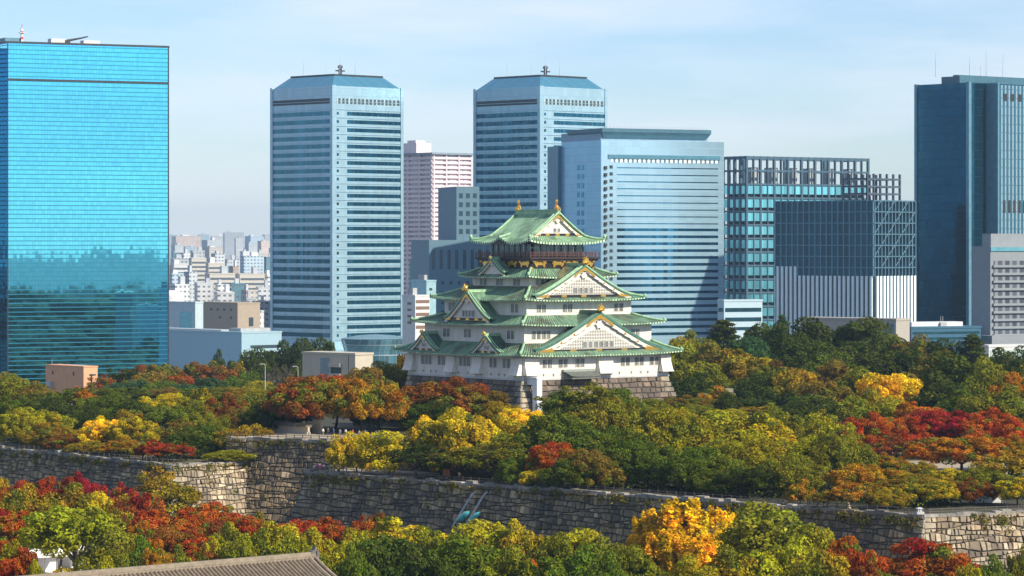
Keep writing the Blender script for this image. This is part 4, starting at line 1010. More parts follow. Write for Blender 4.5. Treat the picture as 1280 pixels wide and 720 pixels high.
# ------------------------------------------------------------------ trees: one crown mesh per kind and variant, shared by the copies
def leaf_mat():
    m = bpy.data.materials.new('foliage'); m.use_nodes = True; N = m.node_tree.nodes; L = m.node_tree.links; N.clear()
    out = N.new('ShaderNodeOutputMaterial'); oi = N.new('ShaderNodeObjectInfo'); at_ = N.new('ShaderNodeAttribute'); at_.attribute_name = 'Col'
    sp = N.new('ShaderNodeSeparateColor'); L.new(at_.outputs['Color'], sp.inputs[0])
    tc = N.new('ShaderNodeTexCoord'); ad = N.new('ShaderNodeVectorMath'); ad.operation = 'ADD'; L.new(tc.outputs['Object'], ad.inputs[0])
    rn = math_(N, L, 'MULTIPLY', oi.outputs['Random'], 60.0); cb = N.new('ShaderNodeCombineXYZ'); L.new(rn, cb.inputs[0]); L.new(rn, cb.inputs[2]); L.new(cb.outputs[0], ad.inputs[1])
    n = noise(N, L, .33, 3, .55, ad.outputs[0])
    a = N.new('ShaderNodeMath'); a.operation = 'ADD'; L.new(n, a.inputs[0]); L.new(remap(N, L, sp.outputs[1], 0, 1, -.20, .20), a.inputs[1])
    thr = math_(N, L, 'SUBTRACT', .78, math_(N, L, 'MULTIPLY', oi.outputs['Alpha'], .5))
    f = math_(N, L, 'SMOOTHSTEP' if False else 'SUBTRACT', a.outputs[0], thr); f = remap(N, L, f, 0, .12)
    c = mixc(N, L, f, oi.outputs['Color'], (.125,.140,.014))
    n4 = noise(N, L, .9, 2, .5, ad.outputs[0]); br = remap(N, L, sp.outputs[0], 0, 1, .5, 1.5); br = math_(N, L, 'MULTIPLY', br, math_(N, L, 'MULTIPLY', remap(N, L, n4, .3, .7, .74, 1.25), remap(N, L, sp.outputs[1], 0, 1, .72, 1.25)))
    hs = N.new('ShaderNodeHueSaturation'); L.new(c, hs.inputs['Color']); L.new(math_(N, L, 'ADD', remap(N, L, sp.outputs[2], 0, 1, -.012, .012), remap(N, L, noise(N, L, .22, 3, .6, ad.outputs[0]), .3, .7, .472, .528)), hs.inputs['Hue']); L.new(br, hs.inputs['Value'])
    d = N.new('ShaderNodeBsdfDiffuse'); t = N.new('ShaderNodeBsdfTranslucent'); mx = N.new('ShaderNodeMixShader'); mx.inputs[0].default_value = .3
    L.new(hs.outputs[0], d.inputs[0]); L.new(hs.outputs[0], t.inputs[0]); L.new(d.outputs[0], mx.inputs[1]); L.new(t.outputs[0], mx.inputs[2]); L.new(mx.outputs[0], out.inputs[0])
    return m
leaf_m = leaf_mat()
bark = plain('bark', (.075,.055,.04), .95, var=.35, scale=1.5); bark_pale = plain('pale_bark', (.34,.28,.20), .9, var=.25, scale=1.5)
def cards(C, Nn, size, rs, col, asp=.62):
    """numpy: centres, normals, sizes -> vertices (4 per card)"""
    n = len(C); Nn = Nn/np.linalg.norm(Nn, axis=1, keepdims=True)
    ref = rs.normal(size=(n, 3)); U = np.cross(Nn, ref); U /= np.linalg.norm(U, axis=1, keepdims=True)+1e-9; V = np.cross(Nn, U)
    s = size[:, None]
    bend = Nn*s*.12
    P = np.stack([C-U*s*.5-V*s*asp*.5-bend, C+U*s*.5-V*s*asp*.3, C+U*s*.42+V*s*asp*.5-bend, C-U*s*.5+V*s*asp*.42], 1)
    return P.reshape(-1, 3), np.repeat(col, 4, axis=0)
def crown_mesh(name, lobes, seed, per=170, size=.44, jit=.55, fill=.15, up=.25):
    rs = np.random.RandomState(seed); Ps = []; Cs = []
    for (c, r, lr) in lobes:
        k = int(per*(r[0]*r[1])**.5*1.0)+20
        d = rs.normal(size=(k, 3)); d[:, 2] += up; d /= np.linalg.norm(d, axis=1, keepdims=True)
        rad = np.where(rs.rand(k) < fill, rs.uniform(.3, .8, k), rs.uniform(.82, 1.08, k))
        C = np.array(c)+d*np.array(r)*rad[:, None]
        nr = d/np.array(r); nr /= np.linalg.norm(nr, axis=1, keepdims=True)
        nr = nr+rs.normal(size=(k, 3))*jit
        col = np.stack([np.clip(.5+.25*rs.normal(size=k)*.8+.18*(lr-.5), 0, 1), np.full(k, lr), rs.rand(k)], 1)
        p, cc = cards(C, nr, size*rs.uniform(.65, 1.3, k), rs, col); Ps.append(p); Cs.append(cc)
    P = np.concatenate(Ps); Cc = np.concatenate(Cs); n = len(P)//4
    me = bpy.data.meshes.new(name); me.vertices.add(len(P)); me.vertices.foreach_set('co', P.astype(np.float32).ravel())
    me.loops.add(n*4); me.loops.foreach_set('vertex_index', np.arange(n*4, dtype=np.int32)); me.polygons.add(n)
    me.polygons.foreach_set('loop_start', np.arange(0, n*4, 4, dtype=np.int32))
    a = me.color_attributes.new('Col', 'FLOAT_COLOR', 'POINT'); a.data.foreach_set('color', np.concatenate([Cc, np.ones((len(Cc), 1))], 1).astype(np.float32).ravel())
    me.materials.append(leaf_m); me.update(); me.validate(); return me
def trunk_mesh(name, seed, h0, spread, top, r=.32, limbs=6, mat=None, lean=.3, single=False):
    rg = random.Random(seed); mb = MB()
    f = Vector((rg.uniform(-lean, lean), rg.uniform(-lean, lean), h0))
    mb.tube([(0,0,-.6),(0,0,.3),tuple(f*.5),tuple(f)], [r*1.5, r*1.1, r*.9, r*.75], 7)
    if single: mb.tube([tuple(f),(f.x*.6,f.y*.6,(h0+top)/2),(0,0,top)], [r*.75, r*.4, r*.1], 6)
    for i in range(limbs):
        a = 2*math.pi*(i+rg.uniform(-.3, .3))/limbs; rr = spread*rg.uniform(.6, 1); zt = top*rg.uniform(.72, .95)
        b = f if not single else Vector((0,0,h0+(top-h0)*i/limbs))
        m_ = Vector((math.cos(a)*rr*.45, math.sin(a)*rr*.45, b.z+(zt-b.z)*.5)); e = Vector((math.cos(a)*rr, math.sin(a)*rr, zt))
        mb.tube([tuple(b), tuple(m_), tuple(e)], [r*.55, r*.34, r*.08], 5)
        for q in range(2):
            a2 = a+rg.uniform(-.8, .8); e2 = m_+Vector((math.cos(a2)*rr*.5, math.sin(a2)*rr*.5, rg.uniform(.6, 2.0))); mb.tube([tuple(m_), tuple((m_+e2)/2+Vector((0,0,.2))), tuple(e2)], [r*.28, r*.18, r*.05], 4)
    o = mb.build(name, mat or bark, smooth=True); me = o.data; bpy.data.objects.remove(o); return me
def lobes_dome(seed, n, cz, rx, rz, r0, r1, flat=1.0, zmin=-.25):
    rg = random.Random(seed); L_ = []; tries = 0
    while len(L_) < n and tries < 4000:
        tries += 1
        d = Vector((rg.gauss(0,1), rg.gauss(0,1), rg.gauss(.25,.9))).normalized()
        if d.z < zmin: continue
        f = rg.uniform(.62, 1.0) if rg.random() < .8 else rg.uniform(.2, .6); r = rg.uniform(r0, r1)
        wob = 1+.17*math.sin(3*math.atan2(d.y, d.x)+seed)+.10*math.sin(5*math.atan2(d.y, d.x)+2*seed); wob *= 1.12 if rg.random() < .12 else 1
        c = Vector((d.x*rx*f*wob, d.y*rx*f*wob, cz+d.z*rz*f*(1+.16*math.sin(seed*3+d.x*4)+.08*math.sin(d.y*6+seed))))
        if any((c-Vector(q[0])).length < .55*(r+q[1][0]) for q in L_): continue
        L_.append(((c.x, c.y, c.z), (r, r, r*flat), rg.random()))
    return L_
KIND = {}
for v in range(3):      # rounded evergreen, billowing
    KIND.setdefault('broad', []).append((crown_mesh('broad_crown', lobes_dome(40+v, 58, 5.4, 4.9, 5.0, .75, 2.2, .95, -.6), 40+v, 215, .37), trunk_mesh('broad_trunk', 40+v, 3.0, 4.2, 9.5)))
KIND['umbrella'] = [(crown_mesh('high_crown', lobes_dome(33, 52, 7.3, 5.0, 3.9, .8, 2.0, .9, -.18), 33, 215, .37), trunk_mesh('high_trunk', 33, 4.0, 4.4, 9.6, .36, 7))]
for v in range(3):      # spreading, layered
    KIND.setdefault('spread', []).append((crown_mesh('spreading_crown', lobes_dome(60+v, 74, 5.9, 5.2, 5.0, .6, 1.8, .75, -.5), 60+v, 215, .34, .5), trunk_mesh('spreading_trunk', 60+v, 2.6, 4.8, 9.8, .30, 7)))
for v in range(2):      # the same two kinds grown wide
    KIND.setdefault('broad_wide', []).append((crown_mesh('broad_wide_crown', [((c[0]*1.0, c[1], c[2]), r, q) for c, r, q in lobes_dome(50+v, 125, 5.2, 8.4, 5.2, .8, 2.3, .95, -.6)], 50+v, 200, .38), trunk_mesh('broad_wide_trunk', 50+v, 3.0, 7.2, 9.5)))
    KIND.setdefault('spread_wide', []).append((crown_mesh('spreading_wide_crown', lobes_dome(70+v, 150, 5.8, 8.6, 5.0, .65, 1.9, .75, -.4), 70+v, 190, .36, .5), trunk_mesh('spreading_wide_trunk', 70+v, 2.6, 7.6, 9.8, .34, 9)))
for v in range(2):      # ginkgo: upright plumes
    rg = random.Random(80+v); L_ = []
    for i in range(170):
        t = rg.random()**.8; rr = 4.6*(1-t*.74)*rg.uniform(.35, 1); a = rg.uniform(0, 6.28); z = 2.4+8.6*t; r = rg.uniform(.34, .62)*(1.15-.3*t)
        L_.append(((math.cos(a)*rr, math.sin(a)*rr, z), (r*.8, r*.8, r*2.1), rg.random()))
        if rg.random() < .6: L_.append(((math.cos(a)*rr*1.12, math.sin(a)*rr*1.12, z+r*2.0), (.16, .16, .8), rg.random()))
    L_.append(((0,0,11.2), (.5,.5,1.0), .5)); L_.append(((0,0,6), (1.6,1.6,3.2), .5))
    KIND.setdefault('ginkgo', []).append((crown_mesh('ginkgo_crown', L_, 80+v, 190, .36, .8), trunk_mesh('ginkgo_trunk', 80+v, 3, 3, 10.5, .28, 7, single=True)))
for v in range(2):      # pine with flat plates
    rg = random.Random(90+v); L_ = []
    for i in range(34):
        t = i/34; z = 3.6+8.0*t; rr = 5.0*(1-t)**.75*rg.uniform(.35, 1.0); a = i*2.4+rg.uniform(-.4, .4); r = rg.uniform(1.0, 1.7)*(1.1-.5*t)
        L_.append(((math.cos(a)*rr, math.sin(a)*rr, z), (r*1.1, r*1.1, r*.33), rg.random()))
    KIND.setdefault('pine', []).append((crown_mesh('pine_crown', L_, 90+v, 210, .34, .5, .2, .1), trunk_mesh('pine_trunk', 90+v, 4, 3.2, 11.3, .28, 8, single=True)))
for v in range(2):      # thinning crown with twigs showing
    KIND.setdefault('loose', []).append((crown_mesh('thin_crown', lobes_dome(110+v, 60, 6.0, 4.8, 4.9, .6, 1.2, .8, -.3), 110+v, 75, .34, .9, .4), trunk_mesh('thin_trunk', 110+v, 2.8, 4.8, 11, .26, 11)))
for v in range(2):      # bare
    KIND.setdefault('bare', []).append((crown_mesh('bare_twig_crown', lobes_dome(120+v, 30, 6.4, 4.0, 4.4, .6, 1.0, 1, -.3), 120+v, 16, .22, 1.2, .6), trunk_mesh('bare_trunk', 120+v, 2.4, 3.6, 11.6, .22, 14, single=True)))
for v in range(2):      # low shrub
    KIND.setdefault('shrub', []).append((crown_mesh('shrub_crown', lobes_dome(130+v, 26, 4.2, 4.9, 6.2, 1.8, 2.8, .9, -.1), 130+v, 120, .8), trunk_mesh('shrub_trunk', 130+v, 2.0, 3.0, 7.0, .3, 5)))
PAL = {  # base colour, share of green patches
 'dark green': (.056,.080,.012,.1), 'green': (.110,.148,.014,.25), 'bright green': (.28,.285,.015,.2), 'olive green': (.205,.205,.016,.42), 'yellow green': (.35,.315,.016,.42),
 'olive brown': (.23,.150,.024,.45), 'golden olive': (.36,.245,.018,.5), 'yellow': (.60,.46,.018,.54), 'golden': (.82,.54,.018,.12), 'orange': (.46,.160,.012,.42),
 'orange gold': (.44,.215,.014,.48), 'orange red': (.40,.082,.014,.36), 'red': (.36,.046,.016,.26), 'crimson': (.34,.030,.022,.18), 'russet brown': (.26,.088,.018,.45), 'blue green': (.055,.110,.040,.1), 'grey brown': (.18,.15,.12,.0)}
KW = {'umbrella': 'high-crowned tree', 'broad': 'rounded tree', 'spread': 'spreading tree', 'ginkgo': 'plumed ginkgo', 'pine': 'layered pine', 'loose': 'thin-leaved tree', 'bare': 'nearly bare tree', 'shrub': 'low shrub'}
KN = {'umbrella': 'high_crowned_tree', 'broad': 'rounded_tree', 'spread': 'spreading_tree', 'ginkgo': 'ginkgo_tree', 'pine': 'pine_tree', 'loose': 'thin_tree', 'bare': 'bare_tree', 'shrub': 'shrub'}
SZ = {}
def size_of(me):
    if me.name not in SZ:
        c = np.zeros(len(me.vertices)*3, dtype=np.float32); me.vertices.foreach_get('co', c); c = c.reshape(-1, 3)
        SZ[me.name] = (float(np.percentile(c[:, 2], 99.3)), float(np.percentile(np.abs(c[:, :2]), 97.5)*2))
    return SZ[me.name]
trg = random.Random(5); vcount = {}
def base_z(t, x, y):
    return {'F': GZ, 'L': LZ, 'W': LZ-.05, 'U': UZ, 'S': slope_z(y)}[t]
def tree(px, top, wpx, D, kind, colr, t, pale=False):
    if kind in ('broad', 'spread') and D > 560 and trg.random() < .09: kind = 'loose'
    x = xat(px, D); gz = base_z(t, x, D); h = max(2.2, zat(top, D)-gz)+.2; wd = wpx*D/F
    vk = kind
    if kind+'_wide' in KIND:
        t0, w0 = size_of(KIND[kind][0][0])
        if (wd/w0)/(h/t0) > 1.3: vk = kind+'_wide'
    vs = KIND[vk]; i = vcount.get(kind, 0); vcount[kind] = i+1; cm_, tm_ = vs[i % len(vs)]
    e = bpy.data.objects.new(KN[kind], None); COL.objects.link(e); e.location = (x, D, gz); e.rotation_euler = (0, 0, trg.uniform(0, 6.28)); e.empty_display_size = 1
    e['category'] = 'shrub' if kind == 'shrub' else 'tree'
    top0, w0 = size_of(cm_)
    e.scale = (wd/w0*1.10, wd/w0*1.10, h/top0)
    c = bpy.data.objects.new('crown', cm_); COL.objects.link(c); c.parent = e
    b = PAL[colr]; f = trg.uniform(.86, 1.16); g = trg.uniform(.93, 1.08); c.color = (b[0]*f, b[1]*f*g, b[2]*f, min(1, max(0, b[3]+trg.uniform(-.08, .12))))
    k = bpy.data.objects.new('trunk', tm_ if not pale else PALE); COL.objects.link(k); k.parent = e
    zone, grp = where(px, top, D, t)
    e['group'] = grp
    pend(e, f"{colr} {KW[kind]} {zone}", px)
    return e
PALE = trunk_mesh('pale_trunk', 77, 3.4, 4.6, 10, .34, 6, bark_pale, .8)
def where(px, top, D, t):
    if t == 'F':
        g = 'trees in the park before the ramparts'
        if D >= 572: return ('below the left rampart' if px < 318 else 'below the tall dark rampart'), g
        if px < 60: return 'in the bottom left corner', g
        if px < 170: return 'around the white marquees', g
        if px < 440: return 'behind the grey tiled roof', g
        if px < 640: return 'below the teal boats', g
        if px < 800: return 'left of the golden ginkgo row', g
        if px < 1090: return 'right below the long rampart', g
        return 'below the sunlit rampart corner', g
    if t == 'L' and D < 725:
        g = 'trees on the lower terrace'
        return ('behind the long rampart, left part' if px < 640 else 'between castle and long rampart' if px < 840 else 'on the terrace right of the castle' if px < 1020 else 'on the terrace above the sunlit corner'), g
    if t == 'L': return ('in the dark back row on the right' if D >= 930 else 'on the wooded rise right of the castle' if px < 1060 else 'on the wooded rise at the right edge'), 'trees on the rise right of the castle'
    if t == 'U': return ('right of the castle base' if px > 860 else 'in front of the castle base' if px > 480 else 'on the upper terrace left of the castle'), 'trees on the upper terrace'
    if t == 'W': return ('along the left rampart top' if D < 750 else 'in the middle of the left wood'), 'trees on the left terrace'
    return 'at the foot of the mirror tower' if px < 250 else 'by the pale blue warehouse' if px < 345 else 'near the cream building', 'trees behind the left terrace'
T_ = tree
B, SP, G, P_, LO, SH = 'broad', 'spread', 'ginkgo', 'pine', 'loose', 'shrub'
ROWS = {
'F': [
 (95,637,112,560,'umbrella','bright green'),(146,664,74,540,B,'olive green'),(186,677,48,530,B,'green'),(14,690,62,500,SP,'orange red'),(12,682,44,520,B,'yellow green'),(44,706,30,496,B,'yellow green'),(92,706,76,490,B,'yellow'),(172,659,52,555,SP,'orange'),(193,690,36,520,SP,'orange gold'),(122,704,40,500,B,'yellow green'),(140,692,44,520,B,'olive green'),
 (105,594,58,640,SP,'crimson'),(60,601,50,645,SP,'red'),(22,605,44,640,SP,'orange red'),(150,607,42,640,SP,'red'),(78,612,86,612,B,'golden olive'),(20,613,52,612,B,'golden olive'),(124,621,62,604,B,'yellow'),(-2,590,30,650,SP,'yellow'),(25,645,86,588,SP,'orange red'),(-5,640,40,600,SP,'red'),(75,648,60,592,SP,'red'),
 (210,588,94,640,B,'golden olive'),(176,616,54,622,LO,'red'),(150,632,50,600,SP,'russet brown'),(196,642,88,598,SP,'orange red'),(238,640,76,600,SP,'orange red'),(214,662,70,578,SP,'russet brown'),(245,668,60,576,SP,'orange red'),(266,632,72,612,SP,'orange red'),(296,648,62,600,SP,'orange red'),(255,655,60,590,SP,'russet brown'),
 (282,662,58,532,B,'yellow green'),(322,662,62,530,B,'yellow green'),(362,663,66,528,B,'yellow green'),(404,668,62,524,B,'yellow green'),(436,686,46,510,B,'yellow green'),(300,682,60,500,B,'olive green'),(262,683,32,505,LO,'russet brown'),(232,690,40,500,B,'olive green'),(345,680,60,505,B,'olive green'),(390,690,60,496,B,'olive green'),
 (338,656,52,592,SP,'orange red'),(372,654,58,590,SP,'orange red'),(408,651,58,588,SP,'orange red'),(446,648,52,584,SP,'orange red'),(470,646,40,600,SP,'russet brown'),(325,644,26,640,SH,'olive brown'),(305,660,44,600,SP,'orange red'),
 (500,652,98,560,B,'yellow'),(455,668,56,545,B,'yellow green'),(488,676,96,500,B,'dark green'),(446,690,52,488,B,'green'),(546,666,60,548,B,'olive green'),(606,656,98,552,B,'yellow green'),(588,676,116,496,B,'green'),(540,690,80,480,B,'dark green'),(640,690,76,488,B,'olive green'),
 (656,657,62,548,B,'golden olive'),(692,672,62,536,B,'olive green'),(662,693,54,505,SP,'orange'),(720,667,84,540,B,'yellow green'),(764,681,92,516,B,'olive green'),(716,692,92,484,B,'green'),(792,690,70,500,B,'olive green'),(755,700,60,478,B,'green'),
 (852,631,112,545,G,'golden'),(812,644,62,552,G,'golden'),(896,640,66,552,G,'golden'),(835,670,80,520,G,'golden'),(874,676,84,515,G,'golden'),(912,648,50,560,G,'golden'),
 (968,641,138,525,B,'olive green'),(1010,662,70,520,B,'yellow green'),(922,690,92,490,B,'golden olive'),(982,684,92,488,B,'yellow green'),(1036,698,84,480,B,'golden olive'),(1052,677,64,512,SP,'orange'),(1078,692,54,500,SP,'orange red'),(1095,706,60,490,SP,'russet brown'),
 (1160,679,112,505,SP,'orange red'),(1240,702,48,490,B,'green'),(1276,690,34,492,B,'olive green'),(1215,712,40,486,B,'yellow green'),(870,702,80,486,B,'yellow green')],
'L': [
 (446,544,62,654,B,'yellow'),(486,542,62,652,B,'yellow'),(521,556,62,640,B,'dark green'),(590,517,118,652,B,'yellow'),(552,532,64,650,B,'olive green'),(532,524,42,664,B,'golden'),(622,552,76,634,B,'olive green'),(645,528,56,660,B,'golden olive'),(575,560,70,636,B,'olive green'),(645,575,50,625,B,'green'),
 (702,522,116,640,B,'green'),(690,556,54,622,SP,'orange red'),(742,566,76,616,B,'olive brown'),(664,589,28,619,SH,'yellow'),(715,578,60,614,B,'green'),(782,506,108,662,B,'olive green'),(730,512,80,672,B,'golden olive'),(770,540,90,636,B,'green'),(842,514,104,656,B,'yellow green'),(808,556,92,620,B,'green'),(868,562,92,610,B,'green'),(905,518,86,662,B,'yellow green'),
 (948,520,80,664,B,'yellow'),(925,548,92,626,B,'yellow green'),(985,572,86,598,B,'olive green'),(976,510,56,690,B,'olive green'),(1036,515,64,672,B,'yellow green'),(1046,545,76,630,B,'olive green'),(1008,548,72,634,B,'yellow green'),(940,585,70,596,B,'dark green'),(890,590,60,600,B,'green'),
 (1000,602,30,577,SH,'orange gold'),(1030,614,34,569,SP,'orange gold'),(1062,604,46,568,LO,'orange gold'),(1086,584,92,590,B,'orange gold'),(1140,595,92,582,B,'golden olive'),(1172,604,62,574,SP,'yellow'),(1216,601,56,576,SP,'russet brown'),(1262,560,94,602,B,'golden olive'),(1272,600,52,574,SP,'yellow'),(1232,588,62,592,B,'olive green'),(1110,612,50,568,B,'golden olive'),
 (1082,522,84,690,SP,'orange red'),(1128,523,70,700,SP,'orange red'),(1162,514,56,706,SP,'crimson'),(1192,517,62,702,SP,'red'),(1240,517,92,700,SP,'orange red'),(1124,546,76,668,LO,'russet brown'),(1202,548,108,656,SP,'orange'),(1262,548,66,664,SP,'orange'),(1285,530,40,705,SP,'russet brown'),(1150,580,46,630,SP,'golden olive'),(1185,588,44,622,SP,'yellow'),(1110,570,50,640,SP,'orange gold'),
 (1110,470,72,790,SP,'golden'),(1086,488,50,770,B,'golden olive'),(1122,500,56,750,B,'yellow green'),(1152,505,62,740,SP,'orange'),(1208,447,112,810,B,'dark green'),(1232,452,60,800,B,'olive green'),(1172,441,92,840,LO,'olive brown'),(1268,470,62,765,SP,'orange gold'),(1246,488,84,750,B,'olive green'),(1072,464,56,820,B,'olive green'),
 (1000,466,72,830,B,'golden olive'),(980,458,92,860,SP,'olive brown'),(928,440,82,890,SP,'golden olive'),(898,431,72,905,B,'olive brown'),(866,431,62,925,B,'olive green'),(882,456,62,870,B,'olive green'),(860,470,60,850,B,'dark green'),(896,485,42,812,SP,'orange gold'),(950,470,82,840,B,'dark green'),(1042,454,64,860,B,'olive brown'),
 (1032,480,90,800,B,'olive brown'),(975,488,90,790,B,'dark green'),(1070,500,60,760,B,'olive green'),(1010,500,90,770,B,'dark green'),(920,495,70,800,B,'dark green'),(880,500,60,800,B,'olive brown'),(1180,480,70,780,B,'dark green'),(1210,490,80,770,B,'green'),(1290,450,60,820,B,'olive green'),
 (904,402,72,1000,P_,'dark green'),(950,409,64,985,B,'dark green'),(978,396,32,1005,P_,'blue green'),(986,410,74,975,B,'dark green'),(1032,404,92,985,B,'dark green'),(1078,403,92,980,B,'dark green'),(1112,420,66,965,B,'dark green'),(1142,425,54,955,B,'olive brown'),(1176,428,58,950,B,'dark green'),(1216,420,58,945,P_,'dark green'),(1262,440,64,935,B,'dark green'),(1292,438,50,940,B,'blue green'),
 (1000,428,80,940,B,'dark green'),(1058,432,90,935,B,'dark green'),(1120,440,80,932,B,'dark green'),(930,425,60,950,B,'blue green'),(870,418,50,990,B,'olive green'),(1030,445,70,930,B,'green'),(848,425,40,960,B,'golden olive'),(1160,445,60,930,B,'olive brown')],
'U': [
 (396,475,112,716,SP,'russet brown'),(372,482,70,722,SP,'orange red'),(452,478,92,712,SP,'orange gold'),(420,472,60,728,SP,'orange red'),(350,497,64,724,B,'dark green'),(322,512,40,716,B,'dark green'),(506,486,92,742,SP,'russet brown'),(560,478,112,738,SP,'russet brown'),(578,478,60,752,SP,'red'),(606,491,56,730,SP,'olive brown'),(474,498,70,726,B,'dark green'),(540,505,70,722,B,'dark green'),
 (650,513,56,704,SP,'golden'),(676,526,40,694,SP,'golden'),(736,480,92,724,B,'olive green'),(768,488,62,730,B,'green'),(706,492,56,722,B,'green'),(852,497,66,790,SP,'olive brown'),(455,462,66,806,B,'olive brown'),(488,456,54,856,B,'olive green'),(502,446,22,862,G,'golden'),(815,500,40,772,B,'olive green'),(625,505,50,716,B,'golden olive'),(868,508,54,770,B,'olive green'),(908,513,48,764,B,'yellow green'),(948,509,52,772,B,'golden olive')],
'W': [
 (232,487,60,960,B,'green'),(268,486,58,955,B,'olive green'),(300,486,54,950,B,'golden olive'),(205,486,50,958,B,'olive brown'),(326,488,44,940,B,'yellow green'),(150,486,60,950,B,'green'),(120,486,50,955,B,'olive brown'),(345,490,40,900,B,'dark green'),
 (44,514,78,748,B,'yellow green'),(66,530,60,736,B,'golden olive'),(20,514,46,766,B,'green'),(88,545,56,722,SP,'russet brown'),(132,525,62,722,SP,'golden'),(166,524,58,716,SP,'yellow'),(150,550,46,708,SP,'orange gold'),(178,556,36,698,SP,'golden olive'),(196,553,42,694,SP,'red'),(222,556,42,692,SP,'red'),(250,534,66,704,B,'green'),(216,527,62,722,B,'olive brown'),(300,535,72,704,B,'golden olive'),(288,564,54,692,B,'yellow green'),(318,548,44,698,B,'golden olive'),(112,552,46,716,B,'golden olive'),(258,520,56,730,B,'olive green'),
 (86,487,92,815,B,'green'),(22,475,66,838,B,'olive green'),(-4,470,40,846,B,'olive brown'),(46,481,52,828,B,'olive brown'),(132,495,66,800,B,'green'),(166,502,48,790,B,'dark green'),(111,489,36,812,SP,'orange'),(190,500,62,800,B,'yellow'),(216,494,62,812,B,'yellow'),(204,510,74,772,B,'green'),(251,489,38,806,G,'yellow'),(281,497,64,782,SP,'russet brown'),(312,495,56,796,B,'olive green'),(162,515,36,768,B,'golden olive'),(60,500,70,790,B,'dark green'),(238,505,60,780,B,'olive green'),(108,510,70,776,B,'dark green'),(20,498,60,800,B,'green'),(300,512,56,752,B,'olive brown'),(335,505,36,770,B,'olive green')],
'S': [
 (130,470,46,1120,B,'russet brown'),(152,462,60,1160,B,'dark green'),(172,459,46,1170,SP,'russet brown'),(188,459,50,1160,SP,'olive brown'),(212,459,52,1165,B,'olive brown'),(236,456,52,1170,SP,'olive brown'),(230,468,46,1120,SP,'orange red'),(256,456,52,1175,B,'olive brown'),(268,459,54,1150,SP,'russet brown'),(302,454,48,1180,B,'golden olive'),(202,478,56,1075,B,'green'),(232,482,56,1065,B,'blue green'),(264,474,56,1085,B,'blue green'),(300,468,50,1100,B,'green'),(322,478,50,1075,B,'yellow green'),(342,482,40,1060,B,'olive green'),(160,478,60,1085,B,'blue green'),(180,470,50,1110,B,'golden olive'),(285,484,50,1050,B,'green'),(10,468,40,1090,B,'olive green'),
 (273,443,24,1235,B,'dark green'),(300,447,44,1225,B,'dark green'),(326,440,54,1215,B,'dark green'),(352,433,56,1200,B,'dark green'),(378,430,56,1195,B,'dark green'),(404,428,50,1205,B,'dark green'),(357,460,26,1110,'bare','grey brown'),(340,462,30,1120,'bare','grey brown'),(368,455,30,1130,B,'dark green'),(335,455,50,1150,B,'dark green')]}
for t, rows in ROWS.items():
    for r_ in rows: T_(*r_, t, pale=(r_[0] == 1062 and t == 'L'))
# ------------------------------------------------------------------ undergrowth behind the ramparts (nobody could count it)
def undergrowth(name, polys, n, seed, col, hmax):
    rs = np.random.RandomState(seed); P = []
    for (x0, y0, x1, y1, dep, z) in polys:
        t = rs.rand(n); d = rs.rand(n)*dep; dx, dy = x1-x0, y1-y0; l = math.hypot(dx, dy); nx, ny = -dy/l, dx/l
        if ny < 0: nx, ny = -nx, -ny
        bump = .5+.5*np.sin(t*l*.55+seed)*np.sin(d*.7+1); h = rs.rand(n)**.7*hmax*(.35+.65*bump)
        P.append(np.stack([x0+dx*t+nx*(1.8+d), y0+dy*t+ny*(1.8+d), z+h], 1))
    C = np.concatenate(P); k = len(C)
    p, cc = cards(C, rs.normal(size=(k, 3))+np.array([0,-.3,.7]), rs.uniform(.3, .6, k), rs, np.stack([rs.rand(k), rs.rand(k), rs.rand(k)], 1))
    me = bpy.data.meshes.new(name); me.vertices.add(len(p)); me.vertices.foreach_set('co', p.astype(np.float32).ravel())
    me.loops.add(k*4); me.loops.foreach_set('vertex_index', np.arange(k*4, dtype=np.int32)); me.polygons.add(k); me.polygons.foreach_set('loop_start', np.arange(0, k*4, 4, dtype=np.int32))
    a = me.color_attributes.new('Col', 'FLOAT_COLOR', 'POINT'); a.data.foreach_set('color', np.concatenate([cc, np.ones((len(cc), 1))], 1).astype(np.float32).ravel())
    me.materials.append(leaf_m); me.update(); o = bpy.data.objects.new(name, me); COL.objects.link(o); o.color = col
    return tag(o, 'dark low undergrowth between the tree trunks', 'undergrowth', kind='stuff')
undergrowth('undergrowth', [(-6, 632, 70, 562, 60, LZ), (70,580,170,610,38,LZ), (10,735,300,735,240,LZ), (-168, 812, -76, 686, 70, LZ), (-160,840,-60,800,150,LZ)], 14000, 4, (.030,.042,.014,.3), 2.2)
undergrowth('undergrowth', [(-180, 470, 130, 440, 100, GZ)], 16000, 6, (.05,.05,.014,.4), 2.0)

# ------------------------------------------------------------------ grey tiled roof in the foreground
tile_g = plain('grey_roof_tiles', (.17,.135,.10), .6, var=.30, scale=1.2); tile_r = plain('ridge_tiles', (.24,.20,.15), .65, var=.25, scale=1.5)
du = Vector((math.cos(R(42)), math.sin(R(42)), 0)); dn = Vector((du.y, -du.x, 0))
RP = at(392, 697, 400); 
yag = thing('turret', 'grey tiled turret roof with a high ridge at the bottom left', 'building', (RP.x, RP.y, GZ), R(42))
zr = RP.z-GZ; LR = 52.0; WS = 9.5
def rz_(d): return zr-.62*d+.021*d*d
mb = MB()
for side in (-1, 1):
    mb.grid(lambda i, j: (-LR+LR*i, side*WS*j/12*-1, rz_(WS*j/12)), 1, 12, 0)
    n = int(LR/.62)
    for k in range(n):
        x = -LR+.2+k*.62
        if side > 0:
            pts = [(x, -WS*j/8, rz_(WS*j/8)+.05) for j in range(9)]
            mb.tube(pts, .19, 6)
roof = mb.build('tiled_roof', tile_g, yag)
